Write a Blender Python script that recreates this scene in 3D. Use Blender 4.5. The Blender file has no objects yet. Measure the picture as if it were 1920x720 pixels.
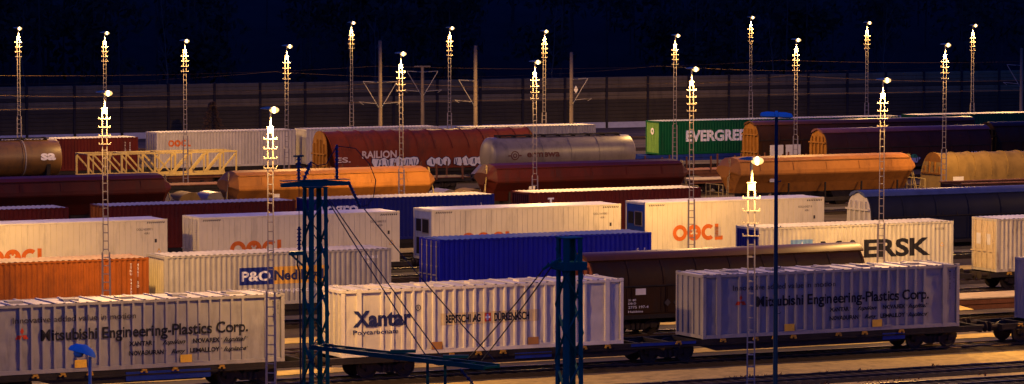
import bpy, bmesh, math, random
from mathutils import Vector, Matrix
random.seed(7)
R = math.radians
S = bpy.context.scene
COL = S.collection
# ---------------------------------------------------------------- camera
cam = bpy.data.cameras.new('camera')
cam.sensor_width = 36.0
cam.lens = 36.0 * 7110 / 1920
cam.clip_start = 1.0
cam.clip_end = 4000
co = bpy.data.objects.new('camera', cam)
COL.objects.link(co)
co.location = (0, 0, 18.5)
co.rotation_euler = (R(90 - 3.59), 0, 0)
S.camera = co
# ---------------------------------------------------------------- dusk sky
SKY_STRENGTH = 0.15
SKY_TINT = (0.20, 0.85, 8.0, 1)
w = bpy.data.worlds.new('World')
S.world = w
w.use_nodes = True
nt = w.node_tree
nt.nodes.clear()
sky = nt.nodes.new('ShaderNodeTexSky')
sky.sky_type = 'NISHITA'
sky.sun_disc = False
sky.sun_elevation = R(-0.5)
sky.sun_rotation = R(200)
mul = nt.nodes.new('ShaderNodeMix')
mul.data_type = 'RGBA'
mul.blend_type = 'MULTIPLY'
mul.inputs[0].default_value = 1
nt.links.new(sky.outputs[0], mul.inputs[6])
mul.inputs[7].default_value = SKY_TINT
bg = nt.nodes.new('ShaderNodeBackground')
bg.inputs[1].default_value = SKY_STRENGTH
nt.links.new(mul.outputs[2], bg.inputs[0])
wo = nt.nodes.new('ShaderNodeOutputWorld')
nt.links.new(bg.outputs[0], wo.inputs[0])
# ---------------------------------------------------------------- exposure / lamps
S.view_settings.view_transform = 'Standard'
S.view_settings.look = 'None'
S.view_settings.exposure = 0.0
S.view_settings.gamma = 1.0
S.view_settings.use_curve_mapping = False
LAMP_W = 11000.0
LAMP_COL = (1.0, 0.53, 0.15)
S.render.engine = 'CYCLES'
S.cycles.use_denoising = True
S.cycles.max_bounces = 4
S.cycles.diffuse_bounces = 2
S.cycles.glossy_bounces = 2
S.cycles.caustics_reflective = False
S.cycles.caustics_refractive = False
S.cycles.sample_clamp_indirect = 4
# ---------------------------------------------------------------- the yard's axes: u along the tracks, n across them
A = R(26.6)
CA, SA = math.cos(A), math.sin(A)
def W(u, n, z=0.0):
    return Vector((CA * u - SA * n, SA * u + CA * n, z))

# ================================================================ materials
_m = {}
def mat(name, col, rough=.6, metal=0.0, var=.18, scale=1.5, rust=0.0, rustcol=(.16, .06, .025), dirt=0.0, bump=0.0, streak=True, spec=.12):
    if name in _m:
        return _m[name]
    m = bpy.data.materials.new(name)
    m.use_nodes = True
    t = m.node_tree
    N, L = t.nodes, t.links
    p = N['Principled BSDF']
    p.inputs['Roughness'].default_value = rough
    p.inputs['Metallic'].default_value = metal
    p.inputs['Specular IOR Level'].default_value = spec
    dirt, rust = min(.8, dirt * 1.35), min(.75, rust * 1.3)
    tc = N.new('ShaderNodeTexCoord')
    oi = N.new('ShaderNodeObjectInfo')
    ad = N.new('ShaderNodeVectorMath')
    ad.operation = 'MULTIPLY_ADD'
    ad.inputs[1].default_value = (1, 1, 1)
    cb = N.new('ShaderNodeCombineXYZ')
    ml = N.new('ShaderNodeMath')
    ml.operation = 'MULTIPLY'
    ml.inputs[1].default_value = 37.0
    L.new(oi.outputs['Random'], ml.inputs[0])
    for i in range(3):
        L.new(ml.outputs[0], cb.inputs[i])
    L.new(tc.outputs['Object'], ad.inputs[0])
    L.new(cb.outputs[0], ad.inputs[2])
    vec = ad.outputs[0]
    n1 = N.new('ShaderNodeTexNoise')
    n1.inputs['Scale'].default_value = scale
    n1.inputs['Detail'].default_value = 6
    n1.inputs['Roughness'].default_value = .65
    L.new(vec, n1.inputs['Vector'])
    mr = N.new('ShaderNodeMapRange')
    mr.inputs[1].default_value = .28
    mr.inputs[2].default_value = .72
    mr.inputs[3].default_value = 1 - var
    mr.inputs[4].default_value = 1 + var
    L.new(n1.outputs['Fac'], mr.inputs[0])
    mx = N.new('ShaderNodeMix')
    mx.data_type = 'RGBA'
    mx.blend_type = 'MULTIPLY'
    mx.inputs[0].default_value = 1
    mx.inputs[6].default_value = (*col, 1)
    L.new(mr.outputs[0], mx.inputs[7])
    out = mx.outputs[2]
    def layer(out, c, amt, sc, lo):
        mp = N.new('ShaderNodeMapping')
        mp.inputs['Scale'].default_value = sc
        L.new(vec, mp.inputs[0])
        n2 = N.new('ShaderNodeTexNoise')
        n2.inputs['Scale'].default_value = 1.0
        n2.inputs['Detail'].default_value = 7
        n2.inputs['Roughness'].default_value = .7
        L.new(mp.outputs[0], n2.inputs['Vector'])
        r2 = N.new('ShaderNodeMapRange')
        r2.inputs[1].default_value = lo
        r2.inputs[2].default_value = lo + .14
        r2.inputs[3].default_value = 0
        r2.inputs[4].default_value = amt
        L.new(n2.outputs['Fac'], r2.inputs[0])
        x = N.new('ShaderNodeMix')
        x.data_type = 'RGBA'
        L.new(r2.outputs[0], x.inputs[0])
        L.new(out, x.inputs[6])
        x.inputs[7].default_value = (*c, 1)
        return x.outputs[2]
    if dirt:
        out = layer(out, tuple(c * .35 + .012 for c in col), dirt, (1.6, 1.6, .35) if streak else (1.3, 1.3, 1.3), .5)
    if rust:
        out = layer(out, rustcol, min(1, rust * 1.2), (3.2, 3.2, .7) if streak else (2.5, 2.5, 2.5), .66 - rust * .12)
    L.new(out, p.inputs['Base Color'])
    if bump:
        b = N.new('ShaderNodeBump')
        b.inputs['Strength'].default_value = bump
        b.inputs['Distance'].default_value = .03
        n3 = N.new('ShaderNodeTexNoise')
        n3.inputs['Scale'].default_value = scale * 2
        n3.inputs['Detail'].default_value = 5
        L.new(vec, n3.inputs['Vector'])
        L.new(n3.outputs['Fac'], b.inputs['Height'])
        L.new(b.outputs[0], p.inputs['Normal'])
    _m[name] = m
    return m

def emit(name, col, s):
    m = bpy.data.materials.new(name)
    m.use_nodes = True
    p = m.node_tree.nodes['Principled BSDF']
    p.inputs['Base Color'].default_value = (.8, .7, .5, 1)
    p.inputs['Emission Color'].default_value = (*col, 1)
    p.inputs['Emission Strength'].default_value = s
    return m

# ================================================================ mesh helpers
class MB:
    def __init__(s):
        s.v, s.f = [], []
    def box(s, x0, x1, y0, y1, z0, z1):
        b = len(s.v)
        s.v += [(x0, y0, z0), (x1, y0, z0), (x1, y1, z0), (x0, y1, z0), (x0, y0, z1), (x1, y0, z1), (x1, y1, z1), (x0, y1, z1)]
        for q in ((0, 3, 2, 1), (4, 5, 6, 7), (0, 1, 5, 4), (1, 2, 6, 5), (2, 3, 7, 6), (3, 0, 4, 7)):
            s.f.append(tuple(b + i for i in q))
        return s
    def loft(s, secs, cap=True, closed=True):
        b = len(s.v)
        k = len(secs[0])
        for sec in secs:
            s.v += [tuple(p) for p in sec]
        for i in range(len(secs) - 1):
            for j in range(k if closed else k - 1):
                a, c = b + i * k + j, b + i * k + (j + 1) % k
                s.f.append((a, c, c + k, a + k))
        if cap and closed:
            s.f.append(tuple(b + j for j in reversed(range(k))))
            s.f.append(tuple(b + (len(secs) - 1) * k + j for j in range(k)))
        return s
    def prism(s, pts, x0, x1):
        return s.loft([[(x0, y, z) for y, z in pts], [(x1, y, z) for y, z in pts]])
    def poly(s, pts):
        b = len(s.v)
        s.v += [tuple(p) for p in pts]
        s.f.append(tuple(range(b, b + len(pts))))
        return s
    def tube(s, p, q, r, n=8, r2=None):
        p, q = Vector(p), Vector(q)
        d = (q - p)
        if d.length < 1e-6:
            return s
        d.normalize()
        a = d.orthogonal().normalized()
        c = d.cross(a)
        r2 = r if r2 is None else r2
        ring = lambda o, rr: [o + (a * math.cos(2 * math.pi * i / n) + c * math.sin(2 * math.pi * i / n)) * rr for i in range(n)]
        return s.loft([ring(p, r), ring(q, r2)])
    def path(s, pts, r, n=6):
        for a, b in zip(pts[:-1], pts[1:]):
            s.tube(a, b, r, n)
        return s
    def bar(s, p, q, w, h, up=(0, 0, 1)):
        p, q = Vector(p), Vector(q)
        d = (q - p).normalized()
        u = Vector(up)
        if abs(d.dot(u)) > .98:
            u = Vector((1, 0, 0))
        a = d.cross(u).normalized()
        c = a.cross(d)
        sec = lambda o: [o + a * w / 2 + c * h / 2, o - a * w / 2 + c * h / 2, o - a * w / 2 - c * h / 2, o + a * w / 2 - c * h / 2]
        return s.loft([sec(p), sec(q)])
    def lathe_x(s, prof, cz, n=28, cy=0.0):
        return s.loft([[(x, cy + r * math.cos(2 * math.pi * i / n), cz + r * math.sin(2 * math.pi * i / n)) for i in range(n)] for x, r in prof])
    def build(s, name, m, parent=None, smooth=False, label=None, loc=None, rot=None):
        me = bpy.data.meshes.new(name)
        me.from_pydata([tuple(v) for v in s.v], [], s.f)
        me.update()
        bm = bmesh.new()
        bm.from_mesh(me)
        bmesh.ops.recalc_face_normals(bm, faces=bm.faces)
        bm.to_mesh(me)
        bm.free()
        return link(name, me, m, parent, smooth, label, loc, rot)

def link(name, me, m, parent=None, smooth=False, label=None, loc=None, rot=None):
    if m is not None and not me.materials:
        me.materials.append(m)
    if smooth:
        try:
            me.shade_smooth_by_angle = None
        except Exception:
            pass
        for p in me.polygons:
            p.use_smooth = True
        try:
            me.set_sharp_from_angle(angle=R(35))
        except Exception:
            pass
    o = bpy.data.objects.new(name, me)
    COL.objects.link(o)
    if parent is not None:
        o.parent = parent
    if loc is not None:
        o.location = loc
    if rot is not None:
        o.rotation_euler = rot
    if label:
        o['label'] = label
    return o

def tag(o, label=None, cat=None, group=None, kind=None):
    if label:
        o['label'] = label
    if cat:
        o['category'] = cat
    if group:
        o['group'] = group
    if kind:
        o['kind'] = kind
    return o

def thing(name, label, cat, loc, rz=A, group=None):
    o = bpy.data.objects.new(name, None)
    o.empty_display_size = .5
    COL.objects.link(o)
    o.location = loc
    o.rotation_euler = (0, 0, rz)
    return tag(o, label, cat, group)

def copy_tree(o, parent=None):
    c = o.copy()
    COL.objects.link(c)
    if parent is not None:
        c.parent = parent
    for ch in list(o.children):
        copy_tree(ch, c)
    return c

def interp(prof, x):
    if x <= prof[0][0]:
        return prof[0][1]
    for (x0, y0), (x1, y1) in zip(prof[:-1], prof[1:]):
        if x <= x1:
            return y0 + (y1 - y0) * (x - x0) / max(1e-9, x1 - x0)
    return prof[-1][1]

_tc = {}
def text_mesh(s, bold=0.0, shear=0.0, spacing=1.0):
    k = (s, bold, shear, spacing)
    if k not in _tc:
        cu = bpy.data.curves.new('lettering', 'FONT')
        cu.body = s
        cu.offset = bold
        cu.shear = shear
        cu.space_character = spacing
        cu.resolution_u = 4
        cu.size = 1
        ob = bpy.data.objects.new('lettering', cu)
        COL.objects.link(ob)
        bpy.context.view_layer.update()
        dg = bpy.context.evaluated_depsgraph_get()
        me = bpy.data.meshes.new_from_object(ob.evaluated_get(dg))
        vs = [tuple(v.co) for v in me.vertices]
        fs = [tuple(p.vertices) for p in me.polygons]
        bpy.data.objects.remove(ob)
        bpy.data.curves.remove(cu)
        bpy.data.meshes.remove(me)
        _tc[k] = (vs, fs)
    return _tc[k]

def decal(name, vs, fs, m, parent, prof=None, yfun=None, y=0.0, lift=.006, label=None):
    """flat shape given in (x, z) laid on a wall whose depth is prof(x) or yfun(x, z)"""
    bm = bmesh.new()
    bv = [bm.verts.new((a, 0, b)) for a, b in vs]
    for f in fs:
        try:
            bm.faces.new([bv[i] for i in f])
        except ValueError:
            pass
    if prof:
        x0, x1 = min(a for a, b in vs), max(a for a, b in vs)
        for bx, _ in prof:
            if x0 < bx < x1:
                g = list(bm.verts) + list(bm.edges) + list(bm.faces)
                bmesh.ops.bisect_plane(bm, geom=g, dist=1e-5, plane_co=(bx, 0, 0), plane_no=(1, 0, 0))
    for v in bm.verts:
        v.co.y = (interp(prof, v.co.x) if prof else yfun(v.co.x, v.co.z) if yfun else y) - lift
    for f in bm.faces:
        f.normal_update()
        if f.normal.y > 0:
            f.normal_flip()
    me = bpy.data.meshes.new(name)
    bm.to_mesh(me)
    bm.free()
    return link(name, me, m, parent, label=label)

def text(s, x0, x1, z, h, m, parent, prof=None, yfun=None, y=0.0, bold=0.0, shear=0.0, name='lettering', vertical=False, spacing=1.0, lift=.006):
    vs, fs = text_mesh(s, bold, shear, spacing)
    ax0, ax1 = min(v[0] for v in vs), max(v[0] for v in vs)
    kx = (x1 - x0) / (ax1 - ax0)
    kz = h / .73
    pts = [(x0 + (v[0] - ax0) * kx, z + v[1] * kz) for v in vs]
    return decal(name, pts, fs, m, parent, prof, yfun, y, lift)

def column_text(s, x, ztop, h, m, parent, prof=None, y=0.0):
    """letters standing one under the other"""
    V, F = [], []
    z = ztop
    for ch in s:
        if ch != ' ':
            vs, fs = text_mesh(ch, .01)
            a0, a1 = min(v[0] for v in vs), max(v[0] for v in vs)
            k = h / .73
            b = len(V)
            V += [(x + (v[0] - (a0 + a1) / 2) * k, z - h + v[1] * k) for v in vs]
            F += [tuple(b + i for i in f) for f in fs]
        z -= h * 1.25
    return decal('lettering', V, F, m, parent, prof, None, y)

def ring2(cx, cz, ro, ri, a0=0.0, a1=2 * math.pi, n=28, sx=1.0):
    vs, fs = [], []
    for i in range(n + 1):
        a = a0 + (a1 - a0) * i / n
        vs += [(cx + sx * ro * math.cos(a), cz + ro * math.sin(a)), (cx + sx * ri * math.cos(a), cz + ri * math.sin(a))]
    for i in range(n):
        fs.append((2 * i, 2 * i + 2, 2 * i + 3, 2 * i + 1))
    return vs, fs

def join2(*parts):
    V, F = [], []
    for vs, fs in parts:
        b = len(V)
        V += vs
        F += [tuple(b + i for i in f) for f in fs]
    return V, F

def rect2(x0, x1, z0, z1):
    return [(x0, z0), (x1, z0), (x1, z1), (x0, z1)], [(0, 1, 2, 3)]

def poly2(pts):
    return list(pts), [tuple(range(len(pts)))]

# ================================================================ palette
M_sodium = emit('sodium_lamp_glass', (1.0, .56, .15), 1.7)
M_hot = emit('sodium_lamp_core', (1.0, .72, .34), 9.0)
M_galv = mat('galvanised_steel', (.27, .235, .19), .5, .0, .12, 3, rust=.12)
M_hood = mat('luminaire_hood', (.40, .40, .28), .4, 0, .08)
M_ink = mat('black_lettering', (.018, .017, .02), .6, 0, .1)
M_navyink = mat('navy_lettering', (.02, .025, .09), .6, 0, .1)
M_white = mat('white_lettering', (.72, .72, .70), .6, 0, .12, 4)
M_greyink = mat('faded_grey_lettering', (.055, .048, .045), .7, 0, .2, 3)
M_oocl = mat('orange_red_lettering', (.58, .14, .02), .55, 0, .12, 3)
M_red = mat('red_emblem', (.45, .05, .02), .5, 0, .1, 3)
M_yellow = mat('yellow_paint', (.70, .42, .05), .5, 0, .15, 3, dirt=.3)
M_ochre = mat('dull_ochre_lever', (.36, .20, .03), .6, 0, .3, 4, dirt=.4)
M_dark = mat('dark_underframe', (.022, .018, .016), .75, 0, .3, 2, rust=.25)
M_bogie = mat('bogie_steel', (.030, .022, .018), .75, 0, .3, 3, rust=.3)
M_wheel = mat('wheel_steel', (.05, .04, .035), .5, .4, .2, 4)
M_rail = mat('rail_steel', (.14, .09, .06), .35, .7, .2, 2, spec=.5)
M_bluesteel = mat('blue_wagon_paint', (.015, .035, .20), .5, 0, .2, 2, rust=.2, dirt=.3)
M_rustdeck = mat('rusty_wagon_paint', (.11, .045, .025), .75, 0, .3, 2, rust=.4)
M_plate = mat('pale_notice_plate', (.62, .60, .52), .6, 0, .1, 4)
M_reef = mat('reefer_white', (.66, .61, .40), .45, 0, .06, .7, rust=.16, dirt=.22)
M_reefroof = mat('reefer_roof', (.62, .62, .64), .42, 0, .10, .8, dirt=.3, streak=False)
M_oxide = mat('dark_red_container', (.095, .012, .008), .55, 0, .2, 1.2, rust=.22, dirt=.3)
M_orange = mat('orange_container', (.27, .075, .012), .6, 0, .16, 1.2, rust=.38, rustcol=(.14, .035, .015), dirt=.3)
M_blue = mat('blue_container', (.003, .006, .26), .45, 0, .15, 1.0, dirt=.22)
M_navy = mat('navy_container', (.004, .009, .13), .45, 0, .15, 1.0, dirt=.2)
M_cgrey = mat('grey_beige_container', (.38, .36, .29), .55, 0, .12, 1.2, rust=.28, dirt=.3)
M_maersk = mat('light_grey_container', (.52, .49, .36), .5, 0, .1, 1.0, rust=.25, dirt=.22)
M_rustgrey = mat('rusty_grey_container', (.46, .42, .30), .6, 0, .16, 1.2, rust=.5, dirt=.35)
M_green = mat('green_container', (.003, .080, .026), .5, 0, .15, 1.0, dirt=.25)
M_limeend = mat('green_container_door', (.16, .34, .06), .5, 0, .15, 1.5, dirt=.2)
M_paleroof = mat('weathered_container_roof', (.48, .46, .42), .6, 0, .2, .9, rust=.25, dirt=.3, streak=False)
M_whitebox = mat('off_white_container', (.48, .45, .37), .5, 0, .1, 1.0, rust=.2, dirt=.25)
M_bulk = mat('silver_bulk_container', (.25, .24, .23), .5, .0, .10, 1.0, rust=.15, dirt=.28)
M_bulkrail = mat('silver_bulk_rib', (.275, .26, .24), .5, .0, .10, 1.5, rust=.22, dirt=.2)
M_cream = mat('cream_bulk_container', (.60, .55, .40), .5, 0, .09, 1.0, rust=.2, dirt=.22)
M_creamrail = mat('cream_bulk_rib', (.70, .64, .46), .5, 0, .09, 1.5, rust=.3, dirt=.15)
M_bulkroof = mat('bulk_container_roof', (.56, .54, .50), .55, 0, .2, 1.2, rust=.25, dirt=.35, streak=False)
M_rubber = mat('black_hatch_strip', (.03, .028, .027), .8, 0, .2)
M_brown = mat('brown_wagon', (.030, .013, .005), .55, 0, .25, .8, dirt=.4)
M_brownroof = mat('brown_wagon_roof', (.075, .028, .010), .42, 0, .2, .8, dirt=.3)
M_plum = mat('plum_wagon', (.030, .012, .010), .55, 0, .25, .8, dirt=.4)
M_hopper_or = mat('ochre_hopper', (.40, .165, .030), .6, 0, .16, .6, rust=.25, rustcol=(.22, .07, .02), dirt=.3)
M_hopper_red = mat('oxide_hopper', (.060, .010, .006), .55, 0, .25, .6, dirt=.35)
M_tarpred = mat('red_tarpaulin', (.16, .030, .012), .55, 0, .22, .5, dirt=.45)
M_tarpyel = mat('ochre_tarpaulin', (.21, .135, .038), .7, 0, .2, .7, dirt=.35)
M_tankbrown = mat('brown_tank', (.15, .075, .018), .45, 0, .25, .6, dirt=.5, spec=.5)
M_tankgrey = mat('grey_silo', (.17, .145, .11), .42, 0, .15, .6, dirt=.4, spec=.5)
M_wood = mat('end_wall_ochre', (.22, .095, .015), .7, 0, .25, 2, dirt=.35)
M_truss = mat('pale_truss_paint', (.44, .34, .12), .6, 0, .15, 2, rust=.3)
M_mastblue = mat('blue_grey_lattice', (.008, .14, .085), .5, 0, .15, 2, dirt=.2)
M_gantry = mat('dark_gantry_paint', (.005, .07, .045), .5, 0, .15, 2, dirt=.2)
M_insul = mat('insulator_porcelain', (.03, .05, .09), .25, 0, .1, spec=.5)
M_wire = mat('black_wire', (.03, .03, .035), .5, .3, .05)
M_concrete = mat('concrete_pole', (.22, .17, .11), .8, 0, .15, 2, dirt=.3)
M_cant = mat('cantilever_tube', (.34, .31, .25), .4, .2, .1)
M_bluehood = mat('blue_lamp_hood', (.30, .62, .62), .35, 0, .08, 3)
M_polepaint = mat('dark_blue_pole', (.012, .04, .06), .45, 0, .12, 3)
M_palepole = mat('pale_lamp_post', (.45, .42, .36), .5, 0, .1, 3)
M_wallpanel = mat('barrier_panel', (.19, .145, .07), .8, 0, .2, .35, dirt=.3)
M_wallpanel2 = mat('barrier_panel_lower', (.060, .048, .028), .8, 0, .2, .35, dirt=.3)
M_wallpost = mat('barrier_post', (.030, .026, .024), .7, 0, .15)
M_plinth = mat('barrier_plinth', (.42, .43, .46), .8, 0, .15)
M_leaf = mat('forest_foliage', (.030, .030, .018), .9, 0, .5, .6)
M_bark = mat('tree_bark', (.05, .045, .04), .9, 0, .3, 3)
M_birch = mat('birch_bark', (.075, .07, .055), .9, 0, .3, 3)
M_needle = mat('dry_conifer', (.085, .050, .022), .9, 0, .4, 3)
M_weed = mat('dry_weeds', (.12, .06, .025), .9, 0, .4, 3)

# ================================================================ ground, ballast, paths, tracks
def ground_mat():
    m = bpy.data.materials.new('yard_ground')
    m.use_nodes = True
    t = m.node_tree
    N, L = t.nodes, t.links
    p = N['Principled BSDF']
    p.inputs['Roughness'].default_value = .95
    tc = N.new('ShaderNodeTexCoord')
    a = N.new('ShaderNodeTexNoise')
    a.inputs['Scale'].default_value = .35
    a.inputs['Detail'].default_value = 8
    b = N.new('ShaderNodeTexNoise')
    b.inputs['Scale'].default_value = 9
    b.inputs['Detail'].default_value = 5
    L.new(tc.outputs['Object'], a.inputs[0])
    L.new(tc.outputs['Object'], b.inputs[0])
    r = N.new('ShaderNodeValToRGB')
    r.color_ramp.elements[0].position = .35
    r.color_ramp.elements[0].color = (.030, .020, .010, 1)
    r.color_ramp.elements[1].position = .68
    r.color_ramp.elements[1].color = (.10, .072, .036, 1)
    L.new(a.outputs['Fac'], r.inputs[0])
    x = N.new('ShaderNodeMix')
    x.data_type = 'RGBA'
    x.blend_type = 'OVERLAY'
    x.inputs[0].default_value = .7
    L.new(r.outputs[0], x.inputs[6])
    L.new(b.outputs['Color'], x.inputs[7])
    L.new(x.outputs[2], p.inputs['Base Color'])
    bp = N.new('ShaderNodeBump')
    bp.inputs['Strength'].default_value = .6
    bp.inputs['Distance'].default_value = .05
    L.new(b.outputs['Fac'], bp.inputs['Height'])
    L.new(bp.outputs[0], p.inputs['Normal'])
    return m
g = MB()
g.poly([(-1500, -300, 0), (1500, -300, 0), (1500, 2600, 0), (-1500, 2600, 0)])
tag(g.build('ground', ground_mat()), kind='structure')

M_ballast = mat('ballast', (.026, .017, .009), .95, 0, .6, 14, dirt=.4, bump=.9, streak=False)
M_sand = mat('pale_gravel_path', (.62, .46, .13), .95, 0, .22, 2.2, dirt=.35, bump=.5, streak=False)
M_sleeper = mat('concrete_sleeper', (.055, .042, .028), .9, 0, .3, 3)
def strip(name, n0, n1, u0, u1, z, m, jag=0.0):
    s = MB()
    k = int((u1 - u0) / .5)
    a, b = [], []
    for i in range(k + 1):
        u = u0 + (u1 - u0) * i / k
        a.append((u, n0 + random.uniform(-jag, jag), z))
        b.append((u, n1 + random.uniform(-jag, jag), z))
    s.loft([a, b], closed=False)
    o = s.build(name, m)
    o.rotation_euler = (0, 0, A)
    return tag(o, kind='structure')
for n0, n1 in ((143.3, 146.9), (152.9, 154.6), (133.4, 134.6), (138.3, 139.4), (165.2, 167.6), (186.0, 189.0)):
    strip('gravel_path', n0, n1, 30, 150, .022, M_sand, .10)

def track(n, u0, u1):
    b = MB()
    b.prism([(-2.0, .004), (2.0, .004), (1.45, .085), (-1.45, .085)], u0, u1)
    o = b.build('ballast_bed', M_ballast)
    o.location = W(0, n)
    o.rotation_euler = (0, 0, A)
    tag(o, kind='structure')
    r = MB()
    for y in (-.7525, .7525):
        r.prism([(y - .065, .10), (y + .065, .10), (y + .02, .125), (y + .036, .135), (y + .036, .172), (y - .036, .172), (y - .036, .135), (y - .02, .125)], u0, u1)
    o = r.build('rails', M_rail)
    o.location = W(0, n)
    o.rotation_euler = (0, 0, A)
    tag(o, kind='structure')
    if n < 200:
        s = MB()
        u = u0
        while u < u1:
            s.box(u, u + .26, -1.3, 1.3, .03, .102)
            u += .62
        o = s.build('sleepers', M_sleeper)
        o.location = W(0, n)
        o.rotation_euler = (0, 0, A)
        tag(o, kind='structure')
TR = dict(A=149.6, B=161.1, C=173.9, D=195.3, E=210.2, F=232.4, G1=266.4, G2=277.6, H=288.3)
for n in (132.0, 136.6, 141.2, TR['A'], TR['B'], TR['C'], 180.2, TR['D'], 201.5):
    track(n, 30, 150)
for n in (TR['E'], 222.2, TR['F'], 239.5, 245.0, 255.0, TR['G1'], TR['G2'], TR['H'], 315.5, 335.0):
    track(n, 60, 260)

# ================================================================ bogies, wagons
def wheel_mb(x, y, r=.46):
    b = MB()
    s = 1 if y > 0 else -1
    n = 24
    def ringp(rr, yy):
        return [(x + rr * math.cos(2 * math.pi * i / n), yy, .17 + r + rr * math.sin(2 * math.pi * i / n)) for i in range(n)]
    b.loft([ringp(.10, y - s * .06), ringp(r + .025, y - s * .06), ringp(r + .025, y - s * .03), ringp(r, y - s * .025), ringp(r, y + s * .07), ringp(r - .07, y + s * .075), ringp(r - .09, y + s * .03), ringp(.16, y + s * .04), ringp(.13, y + s * .12)])
    return b

def bogie(parent, x, detail=True):
    b = MB()
    for sy in (-1, 1):
        y = sy * 1.0
        b.loft([[(x + dx, yy, z) for dx, z in ((-1.25, .62), (-1.25, .82), (-.75, .95), (-.35, .72), (.35, .72), (.75, .95), (1.25, .82), (1.25, .62), (.75, .60), (.4, .42), (-.4, .42), (-.75, .60))] for yy in (y - .06, y + .06)])
        for dx in (-.9, .9):
            b.box(x + dx - .17, x + dx + .17, y - sy * .0 - .10, y + .10, .50, .80)
        for dx in (-.25, 0, .25):
            b.tube((x + dx, y + sy * .08, .45), (x + dx, y + sy * .08, .74), .085, 10)
    b.box(x - .22, x + .22, -1.0, 1.0, .62, .92)
    for dx in (-.9, .9):
        b.tube((x + dx, -1.0, .63), (x + dx, 1.0, .63), .08, 8)
    if not detail:
        for dx in (-.9, .9):
            for sy in (-1, 1):
                m = wheel_mb(x + dx, sy * .76)
                k = len(b.v)
                b.v += m.v
                b.f += [tuple(k + i for i in f) for f in m.f]
        return b.build('bogie', M_bogie, parent)
    o = b.build('bogie', M_bogie, parent)
    for dx in (-.9, .9):
        for sy in (-1, 1):
            wheel_mb(x + dx, sy * .76).build('wheel', M_wheel, o)
    return o

def buffers(parent, L):
    for sx in (-1, 1):
        for sy in (-1, 1):
            b = MB()
            x = sx * L / 2
            b.tube((x, sy * .875, 1.02), (x + sx * .38, sy * .875, 1.02), .12, 10)
            b.tube((x + sx * .38, sy * .875, 1.02), (x + sx * .40, sy * .875, 1.02), .12, 14, .24)
            b.tube((x + sx * .40, sy * .875, 1.02), (x + sx * .44, sy * .875, 1.02), .24, 14)
            b.build('buffer', M_bogie, parent)

FLAT = [0]
def flat_wagon(u0, u1, n, bogies, label, m=M_dark, detail=False, deck=None, stakes=0, group='flat wagons in the yard', levers=(), panels=(), top=1.15, cat='flat wagon'):
    L = u1 - u0
    uc = (u0 + u1) / 2
    t = thing('container_flat_wagon', label, cat, W(uc, n), A, group)
    f = MB()
    zs = []
    bx = sorted(b - uc for b in bogies)
    # side sills: deep between the bogies, shallow over them
    for sy in (-1, 1):
        y0, y1 = sorted((sy * 1.18, sy * 1.30))
        pts = [(-L / 2, top - .22)]
        for a, b in zip(bx[:-1], bx[1:]):
            pts += [(a + 1.3, top - .24), (a + 2.3, .62), (b - 2.3, .62), (b - 1.3, top - .24)]
        pts += [(L / 2, top - .22), (L / 2, top - .004), (-L / 2, top - .004)]
        f.loft([[(x, yy, z) for x, z in pts] for yy in (y0, y1)])
        f.box(-L / 2, L / 2, min(sy * 1.302, sy * 1.36), max(sy * 1.302, sy * 1.36), top - .26, top - .19)
    for i in range(int(L / 1.5) + 1):
        x = -L / 2 + .08 + i * (L - .16) / int(L / 1.5)
        f.box(x - .07, x + .07, -1.18, 1.18, top - .2, top - .02)
    f.box(-L / 2, L / 2, -.2, .2, .74, top - .21)
    for sx in (-1, 1):
        f.box(min(sx * (L / 2 - .12), sx * L / 2), max(sx * (L / 2 - .12), sx * L / 2), -1.28, 1.28, .82, top - .006)
    f.build('frame', m, t)
    if deck:
        d = MB()
        d.box(-L / 2 + .1, L / 2 - .1, -1.36, 1.36, top, top + .06)
        d.build('deck', deck, t)
    for b in bx:
        bogie(t, b, detail)
    buffers(t, L)
    for x in levers:
        b = MB()
        xx = x - uc
        b.box(xx - .11, xx + .11, -1.42, -1.305, top - .08, top + .005)
        b.box(xx - .17, xx - .08, -1.43, -1.36, top - .13, top - .07)
        b.box(xx + .05, xx + .14, -1.42, -1.36, top - .15, top - .085)
        b.build('twist_lock', M_ochre, t)
    for x0, x1, z0, z1, mm in panels:
        b = MB()
        b.box(x0 - uc, x1 - uc, -1.345, -1.305, z0, z1)
        b.build('side_plate', mm, t)
    for i in range(stakes):
        b = MB()
        x = -L / 2 + .8 + i * (L - 1.6) / max(1, stakes - 1)
        for sy in (-1, 1):
            b.box(x - .06, x + .06, min(sy * 1.37, sy * 1.47), max(sy * 1.37, sy * 1.47), top - .1, top + 1.15)
        b.build('stake', M_rustdeck, t)
    return t

# ================================================================ containers
def corr(x0, x1, dep=.045, per=.28):
    out, x = [(x0, 0.0)], x0
    k = max(1, round((x1 - x0) / per))
    p = (x1 - x0) / k
    for i in range(k):
        b = x0 + i * p
        out += [(b + p * .27, 0.0), (b + p * .5, dep), (b + p * .77, dep), (b + p, 0.0)]
    return out

def wall_sheet(prof, y, z0, z1, back=False):
    s = MB()
    g = -1 if back else 1
    s.loft([[(x, y + g * d, z0) for x, d in prof], [(x, y + g * d, z1) for x, d in prof]], closed=False)
    return s

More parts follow.
